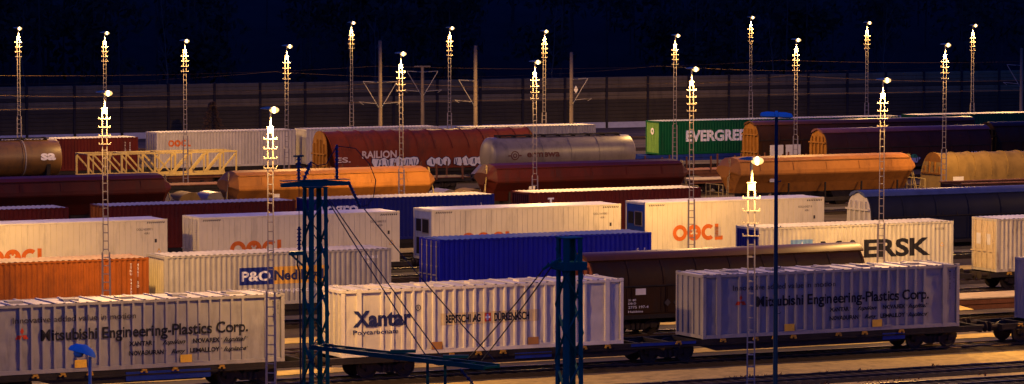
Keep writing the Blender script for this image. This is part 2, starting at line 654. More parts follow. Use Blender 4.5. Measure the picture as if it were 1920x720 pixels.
def iso_frame(L, H, Wd, m, t, post=.13):
    f = MB()
    hw = Wd / 2
    for sx in (-1, 1):
        for sy in (-1, 1):
            f.box(min(sx * L / 2, sx * (L / 2 - post)), max(sx * L / 2, sx * (L / 2 - post)), min(sy * hw, sy * (hw - .10)), max(sy * hw, sy * (hw - .10)), .118, H - .118)
            for z in (0, H - .118):
                f.box(min(sx * (L / 2 + .005), sx * (L / 2 - .178)), max(sx * (L / 2 + .005), sx * (L / 2 - .178)), min(sy * (hw + .005), sy * (hw - .162)), max(sy * (hw + .005), sy * (hw - .162)), z, z + .118)
    for sy in (-1, 1):
        y0, y1 = sorted((sy * hw, sy * (hw - .06)))
        f.box(-L / 2 + .178, L / 2 - .178, y0, y1, H - .10, H - .022)
        f.box(-L / 2 + .178, L / 2 - .178, y0, y1, .005, .16)
    for sx in (-1, 1):
        x0, x1 = sorted((sx * (L / 2 - .002), sx * (L / 2 - .11)))
        f.box(x0, x1, -hw + .162, hw - .162, H - .14, H - .02)
        f.box(x0, x1, -hw + .162, hw - .162, .01, .15)
    return f.build('frame', m, t)

def iso_container(u0, nf, z, L, H, m, label, cat='container', roof=None, door='doors', doormat=None, group=None, name='shipping_container', per=.28, post=.13, smooth_side=False):
    Wd = 2.44
    hw = Wd / 2
    t = thing(name, label, cat, W(u0 + L / 2, nf + hw, z), A, group)
    iso_frame(L, H, Wd, m, t, post)
    if smooth_side:   # reefer: flat sheet with narrow vertical seams
        prof, x = [(-L / 2 + post, .012)], -L / 2 + post
        while x + .33 < L / 2 - post:
            x += .33
            prof += [(x - .013, .012), (x - .006, .030), (x + .006, .030), (x + .013, .012)]
        prof.append((L / 2 - post, .012))
    else:
        prof = [(a, b + .012) for a, b in corr(-L / 2 + post, L / 2 - post, per=per)]
    wall_sheet(prof, -hw, .15, H - .08).build('side_wall', m, t)
    wall_sheet(prof, hw, .15, H - .08, True).build('side_wall', m, t)
    # far end
    e = MB()
    pe = corr(-hw + .1, hw - .1)
    e.loft([[(L / 2 - .03 - d, y, .14) for y, d in pe], [(L / 2 - .03 - d, y, H - .13) for y, d in pe]], closed=False)
    e.build('end_wall', m, t)
    r = MB()
    if smooth_side:
        r.box(-L / 2 + .18, L / 2 - .18, -hw + .03, hw - .03, H - .07, H + .004)
    else:
        pr = corr(-L / 2 + .18, L / 2 - .18, .03, .30)
        r.loft([[(x, y, H + .012 - d) for x, d in pr] for y in (-hw + .02, hw - .02)], closed=False)
        for sx in (-1, 1):
            x0, x1 = sorted((sx * (L / 2 - .115), sx * (L / 2 - .19)))
            r.box(x0, x1, -hw + .17, hw - .17, H - .05, H - .012)
    r.build('roof', roof or M_paleroof, t)
    dm = doormat or m
    x = -L / 2
    if door == 'doors':
        for sy in (-1, 1):
            b = MB()
            y0, y1 = sorted((sy * .008, sy * (hw - .11)))
            b.box(x + .02, x + .07, y0, y1, .16, H - .15)
            k = 5
            for i in range(k):
                z0 = .24 + i * (H - .5) / k
                b.box(x + .004, x + .018, y0 + .08, y1 - .08, z0, z0 + (H - .5) / k - .10)
            d = b.build('door', dm, t)
            for yy in (y0 + .25, y1 - .25):
                q = MB()
                q.tube((x - .03, yy, .10), (x - .03, yy, H - .08), .024, 8)
                for zz in (.35, .9, 1.5, H - .4):
                    q.box(x - .05, x + .0, yy - .05, yy + .05, zz, zz + .07)
                q.bar((x - .05, yy, 1.1), (x - .05, yy + .38, 1.08), .03, .05)
                q.build('lock_rod', M_galv if not doormat else dm, d)
    elif door == 'bulkhead':
        b = MB()
        b.loft([[(x + .03 + d, y, .14) for y, d in pe], [(x + .03 + d, y, H - .13) for y, d in pe]], closed=False)
        b.build('end_wall', dm, t)
    elif door == 'cooler':
        b = MB()
        b.box(x + .03, x + .10, -hw + .11, hw - .11, .16, H - .15)
        b.build('cooling_unit', dm, t)
        q = MB()
        q.box(x + .008, x + .028, -.75, .05, 1.55, 2.3)
        q.box(x + .008, x + .028, .25, .9, 1.6, 2.3)
        q.box(x + .008, x + .028, -.8, -.15, .35, 1.1)
        q.box(x + .008, x + .028, .1, .85, .3, 1.25)
        q.build('vent_grille', M_dark, t)
        q = MB()
        for y0, y1, z0, z1 in ((-.82, .1, 2.32, 2.36), (-.82, .1, 1.49, 1.53), (-.82, -.78, 1.53, 2.32), (.06, .1, 1.53, 2.32), (-.12, .07, .3, 1.15)):
            q.box(x + .002, x + .026, y0, y1, z0, z1)
        q.build('vent_frame', M_galv, t)
    return t, [(a, b - hw) for a, b in prof], hw

def oocl(t, prof, x, z, h):
    r = h / 2
    w = h * .25
    s = 1.0
    parts = [ring2(x + r, z + r, r, r - w)]
    cx = x + r * 2 + r * 1.0
    parts.append(ring2(cx, z + r, r, r - w))
    for k in range(5):
        a = math.pi / 2 + k * 2 * math.pi / 5
        parts.append(ring2(cx + .42 * r * math.cos(a), z + r + .42 * r * math.sin(a), .17 * r, .02 * r, n=10))
    cx2 = x + r * 5 + .02
    parts.append(ring2(cx2, z + r, r, r - w, R(48), R(312), 24))
    xl = cx2 + r * .92
    parts += [rect2(xl, xl + w, z, z + h), rect2(xl + w, xl + w + r * .62, z, z + w)]
    V, F = join2(*parts)
    return decal('lettering', V, F, M_oocl, t, prof)

def tri_sign(t, prof, x, z, s=.26):
    V, F = poly2([(x - s / 2, z), (x + s / 2, z), (x, z + s * .9)])
    decal('warning_triangle', V, F, M_yellow, t, prof)
    q = s * .5
    V, F = join2(poly2([(x - s * .3, z + s * .14), (x + s * .3, z + s * .14), (x, z + s * .62)]))
    decal('warning_triangle', V, F, M_white, t, prof, lift=.010)
    V, F = rect2(x - s * .04, x + s * .04, z + s * .2, z + s * .45)
    decal('warning_triangle', V, F, M_ink, t, prof, lift=.014)

def vents(t, prof, x0, x1, z, n=9):
    parts = []
    for i in range(n):
        x = x0 + (x1 - x0) * i / (n - 1)
        parts.append(poly2([(x, z), (x + .06, z), (x + .10, z + .09), (x + .04, z + .09)]))
    V, F = join2(*parts)
    decal('vent_holes', V, F, M_ink, t, prof)

# ---- 45 ft bulk containers of the front train
BL, BH, BW = 13.72, 2.9, 2.55
def bulk_container(u0, label, mpanel, mrib, roofmat):
    hw = BW / 2
    t = thing('bulk_container', label, 'container', W(u0 + BL / 2, 148.3 + hw, 1.17), A, 'bulk containers of the front train')
    f = MB()
    post = .15
    for sx in (-1, 1):
        for sy in (-1, 1):
            x0, x1 = sorted((sx * BL / 2, sx * (BL / 2 - post)))
            y0, y1 = sorted((sy * hw, sy * (hw - .12)))
            f.box(x0, x1, y0, y1, .12, BH - .12)
            x0, x1 = sorted((sx * (BL / 2 + .004), sx * (BL / 2 - .178)))
            y0, y1 = sorted((sy * (hw + .004), sy * (hw - .162)))
            f.box(x0, x1, y0, y1, 0, .118)
            f.box(x0, x1, y0, y1, BH - .10, BH + .02)
            xx = sx * 6.05
            f.box(xx - .11, xx + .11, min(sy * (hw + .012), sy * (hw - .10)), max(sy * (hw + .012), sy * (hw - .13)), .0, BH + .03)
    for sy in (-1, 1):
        for xa, xb in ((-BL / 2 + .18, -6.162), (-5.938, 5.938), (6.162, BL / 2 - .18)):
            y0, y1 = sorted((sy * (hw + .002), sy * (hw - .13)))
            f.box(xa, xb, y0, y1, BH - .13, BH - .015)
            f.box(xa, xb, y0, y1, .005, .17)
    for sx in (-1, 1):
        x0, x1 = sorted((sx * (BL / 2 - .003), sx * (BL / 2 - .11)))
        f.box(x0, x1, -hw + .164, hw - .164, BH - .14, BH - .02)
        f.box(x0, x1, -hw + .164, hw - .164, .01, .16)
    f.build('frame', mrib, t)
    # relief: ribs standing out of buckled panels
    edges = [-BL / 2 + post, -6.162]
    ribs = []
    n = 24
    for i in range(1, n):
        x = -5.94 + i * 11.88 / n
        if i in (1, 23):
            continue
        ribs.append(x)
    prof = [(-BL / 2, .060), (-6.17, .060), (-6.165, -.014), (-5.935, -.014), (-5.93, .060)]
    for x in ribs:
        prof += [(x - .075, .060), (x - .055, .0), (x + .055, .0), (x + .075, .060)]
    prof += [(5.93, .060), (5.935, -.014), (6.165, -.014), (6.17, .060), (BL / 2, .060)]
    for sy in (-1, 1):
        p = MB()
        xs = [-BL / 2 + post]
        while xs[-1] < BL / 2 - post - .06:
            xs.append(xs[-1] + .06)
        zs = [.17 + (BH - .30) * j / 14 for j in range(15)]
        rnd = random.Random(len(label) + sy)
        ph = [rnd.uniform(0, 6.28) for _ in range(40)]
        rows = []
        for z in zs:
            row = []
            for x in xs:
                k = int((x + 7) * 2.02)
                edge = min(1, min(z - .17, BH - .13 - z) / .35)
                d = .011 * math.sin(z * 5.2 + ph[k % 40]) + .008 * math.sin(z * 9.1 + ph[(k * 7) % 40] + x * 2)
                row.append((x, sy * (hw - .084 - d * edge), z))
            rows.append(row)
        p.loft(rows, closed=False)
        p.build('side_panel', mpanel, t, True)
        b = MB()
        for x in ribs:
            y0, y1 = sorted((sy * (hw - .075), sy * hw))
            b.loft([[(x - .075, sy * (hw - .12), z), (x - .05, sy * (hw - .001), z), (x + .05, sy * (hw - .001), z), (x + .075, sy * (hw - .12), z)] for z in (.17, BH - .13)])
        b.build('side_ribs', mrib, t)
    for sx in (-1, 1):
        e = MB()
        x = sx * (BL / 2 - .09)
        e.box(min(x, x + sx * .02), max(x, x + sx * .02), -hw + .12, hw - .12, .16, BH - .14)
        for k in range(4):
            y = -.78 + k * .52
            x0, x1 = sorted((x + sx * .021, x + sx * .08))
            e.box(x0, x1, y - .06, y + .06, .16, BH - .14)
        e.build('end_wall', mpanel, t)
    # roof: sheet, cross ribs, dark joints and hatches
    r = MB()
    r.box(-BL / 2 + .18, BL / 2 - .18, -hw + .132, hw - .132, BH - .09, BH - .03)
    r.build('roof', roofmat, t)
    for i in range(14):
        x = -6.3 + i * .97
        b = MB()
        b.box(x - .05, x + .05, -hw + .01, hw - .01, BH - .012, BH + .022)
        b.build('roof_bar', roofmat, t)
    b = MB()
    for i in range(14):
        x = -6.3 + i * .97
        if i % 3 == 1:
            continue
        b.box(x + .052, x + .13, -hw + .25, hw - .20, BH - .029, BH - .012)
    b.build('roof_joint', M_rubber, t)
    for i in range(5):
        x = -4.85 + i * 2.43
        b = MB()
        b.box(x - .30, x + .30, -.32, .30, BH - .028, BH + .055)
        b.box(x - .34, x + .34, -.36, -.321, BH - .028, BH + .075)
        b.build('roof_hatch', mrib, t)
    for i in range(27):
        b = MB()
        x = -6.6 + i * .5077
        b.box(x - .05, x + .05, -hw - .004, -hw + .03, BH - .014, BH + .012)
        b.build('cleat', M_rubber, t)
    # plates above the lower rail
    for x in (-2.35, 2.35):
        b = MB()
        b.box(x - .26, x + .26, -hw - .018, -hw - .004, .17, .50)
        b.build('pocket_plate', M_yellow if mpanel is M_bulk else mat('ochre_plate', (.42, .20, .05), .6), t)
        b = MB()
        b.box(x + .36, x + .80, -hw - .016, -hw - .003, .175, .24)
        b.box(x + .32, x + .36, -hw - .016, -hw - .003, .175, .38)
        b.build('step_bar', mrib, t)
    return t, [(a, b - hw) for a, b in prof]

def mits_text(t, prof):
    X = lambda px: -BL / 2 + (px - 1318) / 487.0 * BL
    text('Innovative added value in motion', X(1374), X(1566), 2.13, .25, M_greyink, t, prof, bold=.012)
    text('Mitsubishi Engineering-Plastics Corp.', X(1417), X(1746), 1.36, .48, M_ink, t, prof, bold=.022)
    text('XANTAR', X(1555), X(1592), .97, .19, M_ink, t, prof, bold=.035)
    text('Iupilon', X(1608), X(1645), .97, .19, M_ink, t, prof, shear=.45, bold=.022)
    text('NOVAREX', X(1657), X(1700), .97, .19, M_ink, t, prof, bold=.035)
    text('Iupital', X(1706), X(1743), .97, .19, M_ink, t, prof, shear=.45, bold=.022)
    text('NOVADURAN', X(1555), X(1610), .57, .19, M_ink, t, prof, bold=.035)
    text('Reny', X(1622), X(1645), .57, .19, M_ink, t, prof, shear=.45, bold=.022)
    text('LEMALLOY', X(1652), X(1700), .57, .19, M_ink, t, prof, bold=.035)
    text('Iupiace', X(1706), X(1743), .57, .19, M_ink, t, prof, shear=.45, bold=.022)
    for px, z in ((1593, 1.10), (1701, 1.10), (1611, .70), (1701, .70), (1743.5, 1.1), (1743.5, .7)):
        V, F = ring2(X(px) + .03, z, .03, .018, n=10)
        decal('lettering', V, F, M_ink, t, prof)
    cx, cz, s = X(1388), 1.63, .33
    parts = []
    for k in range(3):
        a = math.pi / 2 + k * 2 * math.pi / 3
        u, v = (math.cos(a), math.sin(a)), (math.cos(a + R(90)), math.sin(a + R(90)))
        q = [(0, 0), (.5, .289), (1, 0), (.5, -.289)]
        parts.append(poly2([(cx + s * (p * u[0] + w_ * v[0]), cz + s * (p * u[1] + w_ * v[1])) for p, w_ in q]))
    V, F = join2(*parts)
    decal('three_diamond_emblem', V, F, M_red, t, prof)
    column_text('MEPU 450', BL / 2 - .5, 2.62, .09, M_ink, t, prof)
    column_text('4500 S', BL / 2 - .28, 2.62, .08, M_ink, t, prof)

mr, bprof = bulk_container(83.9, 'bluish silver bulk container lettered Mitsubishi Engineering-Plastics, behind the slim tall pole', M_bulk, M_bulkrail, M_bulkroof)
mits_text(mr, bprof)
ml = copy_tree(mr)
ml.location = W(49.7 + BL / 2, 148.3 + BW / 2, 1.17)
ml['label'] = 'silver ribbed bulk container with Mitsubishi Engineering-Plastics lettering, left of the cream Xantar container'
xa, xprof = bulk_container(66.1, 'cream ribbed bulk container lettered Xantar Polycarbonate in the middle of the front train', M_cream, M_creamrail, M_bulkroof)
XX = lambda px: -BL / 2 + (px - 643.6) / 518.0 * BL
text('Xantar', XX(664), XX(769), 1.32, .68, M_navyink, xa, xprof, bold=.035)
text('Polycarbonate', XX(664), XX(745), .96, .21, M_navyink, xa, xprof, bold=.012)
V, F = ring2(XX(781), 2.02, .13, .10, n=20)
decal('lettering', V, F, M_ink, xa, xprof)
text('R', XX(779.5), XX(782.7), 1.96, .12, M_ink, xa, xprof)
M_band = mat('ochre_band', (.56, .45, .24), .6, 0, .12, 2)
V, F = rect2(XX(822), XX(1004), 1.20, 1.72)
decal('name_band', V, F, M_band, xa, xprof, lift=.003)
text('BERTSCHI AG', XX(830), XX(895), 1.30, .34, M_ink, xa, xprof, bold=.04)
text('D\u00dcRREN\u00c4SCH', XX(919), XX(985), 1.30, .34, M_ink, xa, xprof, bold=.04)
cx, cz = XX(907.5), 1.47
V, F = rect2(cx - .17, cx + .17, cz - .19, cz + .19)
decal('cross_emblem', V, F, M_red, xa, xprof, lift=.009)
V, F = join2(rect2(cx - .045, cx + .045, cz - .14, cz + .14), rect2(cx - .13, cx - .045, cz - .045, cz + .045), rect2(cx + .045, cx + .13, cz - .045, cz + .045))
decal('cross_emblem', V, F, M_white, xa, xprof, lift=.013)

# the container cut by the right frame edge
ra, _, _ = iso_container(102.35, 148.3, 1.17, 12.19, 2.9, mat('slate_container', (.24, .24, .25), .55, 0, .12, 1.2, rust=.25, dirt=.3), 'slate grey container cut by the right frame edge behind the coupling of the front train', door='bulkhead')

# wagons of the front train
flat_wagon(48.5, 64.6, TR['A'], (50.9, 61.9), 'dark articulated flat wagon under the left Mitsubishi container', detail=True, levers=(52.2, 53.4, 54.6, 57.0, 58.4, 60.5), panels=((56.2, 60.0, .68, 1.05, M_bluesteel),))
flat_wagon(65.5, 98.9, TR['A'], (68.4, 82.3, 96.4), 'dark three-bogie flat wagon carrying the cream and right silver containers', detail=True, levers=(68.6, 71.3, 72.6, 73.8, 77.0, 77.8, 79.0, 82.6, 84.9, 86.6, 87.6, 88.6, 91.0, 92.4, 94.4), panels=((74.4, 76.2, .75, 1.0, M_bluesteel), (93.4, 94.6, .72, 1.02, M_bluesteel), (80.2, 83.5, 1.0, 1.12, M_bluesteel)))
flat_wagon(100.0, 116.0, TR['A'], (102.3, 113.5), 'dark flat wagon under the slate container at the right edge', detail=True, levers=(101.0, 103.5, 104.5))

# ================================================================ rows C, D, E, H of containers
orange, po, hw = iso_container(54.45, 172.6, 1.17, 12.19, 2.59, M_orange, 'rusty orange corrugated container left of the grey-beige lettered one', name='shipping_container', roof=mat('orange_roof', (.36, .24, .15), .65, 0, .25, 1.0, rust=.35, streak=False), door='bulkhead')
column_text('TTNU 941703', 12.19 / 2 - .92, 2.32, .12, M_white, orange, po)
column_text('4561 SD', 12.19 / 2 - .55, 2.32, .14, M_white, orange, po)
pn, pp, hw = iso_container(67.45, 172.6, 1.17, 12.19, 2.59, M_cgrey, 'grey-beige corrugated container lettered P&O Nedlloyd behind the lattice mast', door='bulkhead', doormat=mat('beige_end', (.50, .44, .28), .6, 0, .12, 2, rust=.25, dirt=.2))
PX = lambda px: -6.095 + (px - 313) / 424.0 * 12.19
V, F = rect2(PX(451), PX(513), 1.02, 1.88)
decal('name_panel', V, F, mat('name_panel_blue', (.012, .022, .16), .5), pn, pp, lift=.004)
V, F = rect2(PX(513), PX(612), 1.02, 1.88)
decal('name_panel', V, F, mat('name_panel_ochre', (.60, .34, .06), .5), pn, pp, lift=.004)
text('P&O', PX(455), PX(509), 1.22, .48, M_white, pn, pp, bold=.03, lift=.010)
text('Nedlloyd', PX(516), PX(608), 1.22, .50, M_navyink, pn, pp, bold=.03, lift=.010)
text('www.ponl.com', PX(520), PX(596), .62, .22, M_white, pn, pp, bold=.012)
text('PONU 186123', PX(682), PX(712), 2.12, .15, M_white, pn, pp, bold=.01)
text('GB 4310', PX(692), PX(703), 1.88, .13, M_white, pn, pp, bold=.01)
bl, bp, hw = iso_container(82.35, 172.6, 1.17, 12.19, 2.9, M_blue, 'plain royal blue corrugated container in front of the white reefers', roof=mat('blue_roof', (.11, .17, .34), .5, 0, .2, 1, dirt=.2, streak=False))
column_text('CMBU 54', 12.19 / 2 - .78, 2.1, .12, M_white, bl, bp)
column_text('7390 GB', 12.19 / 2 - .4, 2.1, .12, M_white, bl, bp)
mk, mp_, hw = iso_container(101.0, 172.6, 1.17, 12.19, 2.9, M_maersk, 'light grey corrugated container lettered MAERSK behind the brown sliding wall wagon', roof=M_paleroof, door='bulkhead', doormat=M_navy)
KX = lambda px: -6.095 + (px - 1394) / 394.0 * 12.19
text('MAERSK', KX(1517), KX(1741), 1.14, .94, M_ink, mk, mp_, bold=.035)
V, F = rect2(KX(1458), KX(1502), 1.05, 2.2)
decal('star_panel', V, F, mat('star_panel_blue', (.16, .30, .48), .5), mk, mp_, lift=.004)
def star7(cx, cz, r):
    pts = []
    for i in range(14):
        a = math.pi / 2 + i * math.pi / 7
        q = r if i % 2 == 0 else r * .42
        pts.append((cx + q * math.cos(a), cz + q * math.sin(a)))
    return [(cx, cz)] + pts, [(0, 1 + i, 1 + (i + 1) % 14) for i in range(14)]
V, F = star7(KX(1480), 1.62, .5)
decal('star_emblem', V, F, M_white, mk, mp_, lift=.010)
text('MSKU 812040', KX(1750), KX(1770), 2.45, .12, M_greyink, mk, mp_)
tri_sign(mk, mp_, KX(1765), 1.55)
rw, rp, hw = iso_container(116.0, 172.6, 1.17, 12.19, 2.9, M_rustgrey, 'rust-edged grey container with pale double doors standing alone at the right', roof=M_reefroof, doormat=mat('pale_yellow_doors', (.58, .47, .26), .55, 0, .12, 2, rust=.35, dirt=.2))
for y0, y1 in ((-.62, -.16), (.30, .74)):
    q = MB()
    q.box(-6.095 - .012, -6.095 - .002, y0, y1, 1.45, 2.05)
    q.build('notice_plate', M_plate, rw)
V, F = rect2(-6.095 + 2.2, -6.095 + 3.6, 1.05, 2.2)
decal('star_panel', V, F, mat('star_panel_blue', (.16, .30, .48), .5), rw, rp, lift=.004)
V, F = star7(-6.095 + 2.9, 1.62, .5)
decal('star_emblem', V, F, M_white, rw, rp, lift=.010)

rl = ['white reefer container with orange lettering, its left end cut by the frame', 'white reefer container with orange lettering and double doors, behind the lattice mast', 'white reefer container with orange lettering behind the plain royal blue container', 'white reefer container with orange lettering and a blue cooling unit on its end']
M_coolpale = mat('pale_blue_cooler', (.30, .34, .42), .45, 0, .12, 2, dirt=.3)
M_coolblue = mat('blue_cooler', (.03, .10, .30), .45, 0, .12, 2, dirt=.3)
for i, u in enumerate((63.85, 77.9, 92.1, 105.9)):
    t, pf, hw = iso_container(u, 194.1, 1.10, 12.19, 2.9, M_reef, rl[i], name='reefer_container', roof=M_reefroof, door=('bulkhead', 'doors', 'cooler', 'cooler')[i], doormat=(None, M_whitebox, M_coolpale, M_coolblue)[i], smooth_side=True, group='white reefer containers', post=.16)
    oocl(t, pf, -6.095 + 1.85, .58, .95)
    vents(t, pf, 4.9, 5.85, 2.68)
    vents(t, pf, -5.85, -4.9, 2.68)
    text(('OOLU 621097 1', 'OOLU 648210 2', 'OOLU 641080 1', 'OOLU 654271 8')[i], 4.3, 5.25, 2.3, .13, M_greyink, t, pf)
    text('45R1', 4.75, 5.05, 2.08, .12, M_greyink, t, pf)
    V, F = rect2(5.35, 5.48, 1.62, 1.82)
    decal('notice_plate', V, F, M_greyink, t, pf)
    tri_sign(t, pf, 5.6, 1.02, .34)
    if i == 3:
        V, F = rect2(-1.45, -1.0, .75, 1.35)
        decal('patch', V, F, mat('repair_patch', (.50, .45, .36), .6), t, pf)

for u, L, m, lab, txt in ((63.5, 12.19, M_oxide, 'dark red container at the left edge, only its pale roof and upper wall in view', None), (77.9, 12.19, M_oxide, 'dark red container with orange door frame behind the reefers, left of the navy one', None), (91.2, 12.19, M_navy, 'navy container with white lettering half hidden behind the reefers', 'sogro'), (105.8, 12.19, M_oxide, 'long dark red container with a pale roof in front of the oxide hopper', 'T')):
    t, pf, hw = iso_container(u, 208.9, 1.17, L, 2.59, m, lab, door='bulkhead' if u != 77.9 else 'doors', doormat=M_orange if u == 77.9 else None, group='containers behind the reefers')
    if txt == 'sogro':
        text('sogro', -5.6, -3.1, 1.75, .62, M_white, t, pf, bold=.03)
        column_text('SGR', 5.2, 2.1, .13, M_white, t, pf)
    if txt == 'T':
        text('T', -4.8, -4.35, 1.75, .5, M_white, t, pf, bold=.03)
# row H, the far containers
t, pf, hw = iso_container(97.8, 287.1, 1.17, 12.19, 2.59, M_oxide, 'dark red container in the farthest row behind the brown tank wagon', door='bulkhead')
column_text('TRLU 418', 5.0, 2.2, .15, M_white, t, pf)
column_text('4310', 5.4, 2.2, .15, M_white, t, pf)
t, pf, hw = iso_container(111.6, 287.1, 1.17, 12.19, 2.9, M_whitebox, 'off-white corrugated container with small orange lettering behind the truss wagon', group='far off-white containers')
oocl(t, pf, -6.095 + 1.0, 1.72, .55)
t, pf, hw = iso_container(124.8, 287.1, 1.17, 12.19, 2.9, M_whitebox, 'plain off-white container behind the tall red tarpaulin wagon', group='far off-white containers', door='bulkhead')
t, pf, hw = iso_container(139.6, 287.1, 1.17, 12.19, 2.75, mat('slate_blue_container', (.16, .16, .21), .55, 0, .12, 1.2, dirt=.3), 'slate blue container behind the grey silo wagon', door='bulkhead')
column_text('FSCU', 5.2, 1.9, .16, M_white, t, pf)
column_text('4310', 5.6, 1.9, .16, M_white, t, pf)
ev, ep, hw = iso_container(158.0, 287.1, 1.17, 12.19, 2.9, M_green, 'dark green container lettered EVERGREEN with a lime green end', roof=mat('green_roof', (.40, .44, .42), .55, 0, .2, 1, dirt=.2, streak=False), door='bulkhead', doormat=M_limeend)
text('EVERGREEN', -6.095 + 2.65, -6.095 + 9.6, 1.14, .92, M_white, ev, ep, bold=.045)
q = MB()
for i in range(20):
    a0, a1 = 2 * math.pi * i / 20, 2 * math.pi * (i + 1) / 20
    q.poly([(-6.095 - .01, .28 * math.cos(a0), 2.0 + .3 * math.sin(a0)), (-6.095 - .01, .28 * math.cos(a1), 2.0 + .3 * math.sin(a1)), (-6.095 - .01, .12 * math.cos(a1), 2.0 + .13 * math.sin(a1)), (-6.095 - .01, .12 * math.cos(a0), 2.0 + .13 * math.sin(a0))])
q.build('ring_emblem', M_white, ev)
iso_container(170.3, 287.1, 1.17, 12.19, 2.9, M_green, 'dark green container with a grey roof behind the brown wagons', roof=M_paleroof, door='bulkhead', group='far green containers')
iso_container(184.2, 287.1, 1.17, 13.72, 2.95, M_green, 'long dark green container at the right edge of the farthest row', roof=M_whitebox, door='bulkhead', group='far green containers')

FW = [(55.0, 81.0, 'C', 'under the orange and grey-beige containers'), (81.8, 96.2, 'C', 'under the royal blue container'), (100.2, 114.4, 'C', 'under the light grey lettered container'), (115.6, 130.0, 'C', 'under the rust-edged container'),
      (63.0, 90.8, 'D', 'under the left pair of white reefers'), (91.4, 118.9, 'D', 'under the right pair of white reefers'),
      (62.5, 90.6, 'E', 'under the two left dark red containers behind the reefers'), (90.9, 118.6, 'E', 'under the navy and long dark red containers'),
      (97.0, 124.6, 'H', 'under the far dark red and lettered off-white containers'), (124.7, 152.3, 'H', 'under the plain off-white and slate blue containers'), (170.0, 198.5, 'H', 'under the far right green containers')]
for a, b, k, lab in FW:
    flat_wagon(a, b, TR[k] - (.1 if k == 'A' else 0), (a + 2.4, b - 2.4), 'dark container flat wagon ' + lab, levers=(a + 1.2, a + 3.0, b - 3.0, b - 1.2) if k == 'C' else ())
flat_wagon(154.0, 169.6, TR['H'], (156.4, 167.2), 'blue flat wagon under the dark green lettered container', m=M_bluesteel)
# empty flats and low wagons in the gaps
flat_wagon(101.2, 119.5, TR['B'], (103.8, 116.8), 'empty rusty flat wagon with a worn deck behind the right end of the front train', m=M_rustdeck, deck=mat('worn_deck', (.30, .24, .17), .8, 0, .25, 1.5), cat='flat wagon')
flat_wagon(119.6, 131.0, TR['B'], (121.6, 129.0), 'rusty flat wagon cut by the right frame edge', m=M_rustdeck, deck=mat('worn_deck', (.30, .24, .17), .8, 0, .25, 1.5))
flat_wagon(98.0, 113.4, TR['G1'], (100.4, 111.0), 'empty dark flat wagon in front of the pale truss wagon', m=M_dark, deck=M_rustdeck)
flat_wagon(114.2, 129.2, TR['G1'], (116.6, 126.8), 'dark flat wagon with upright stakes in front of the off-white container', m=M_dark, deck=M_rustdeck, stakes=7)
flat_wagon(145.3, 160.3, TR['G1'], (147.6, 158.0), 'dark flat wagon with upright stakes in front of the green container', m=M_rustdeck, deck=M_rustdeck, stakes=7)
flat_wagon(142.5, 158.5, 255.0, (145.0, 156.0), 'rusty low wagon with planks between the oxide hopper and the green container', m=M_rustdeck, deck=mat('worn_deck', (.30, .24, .17), .8, 0, .25, 1.5))

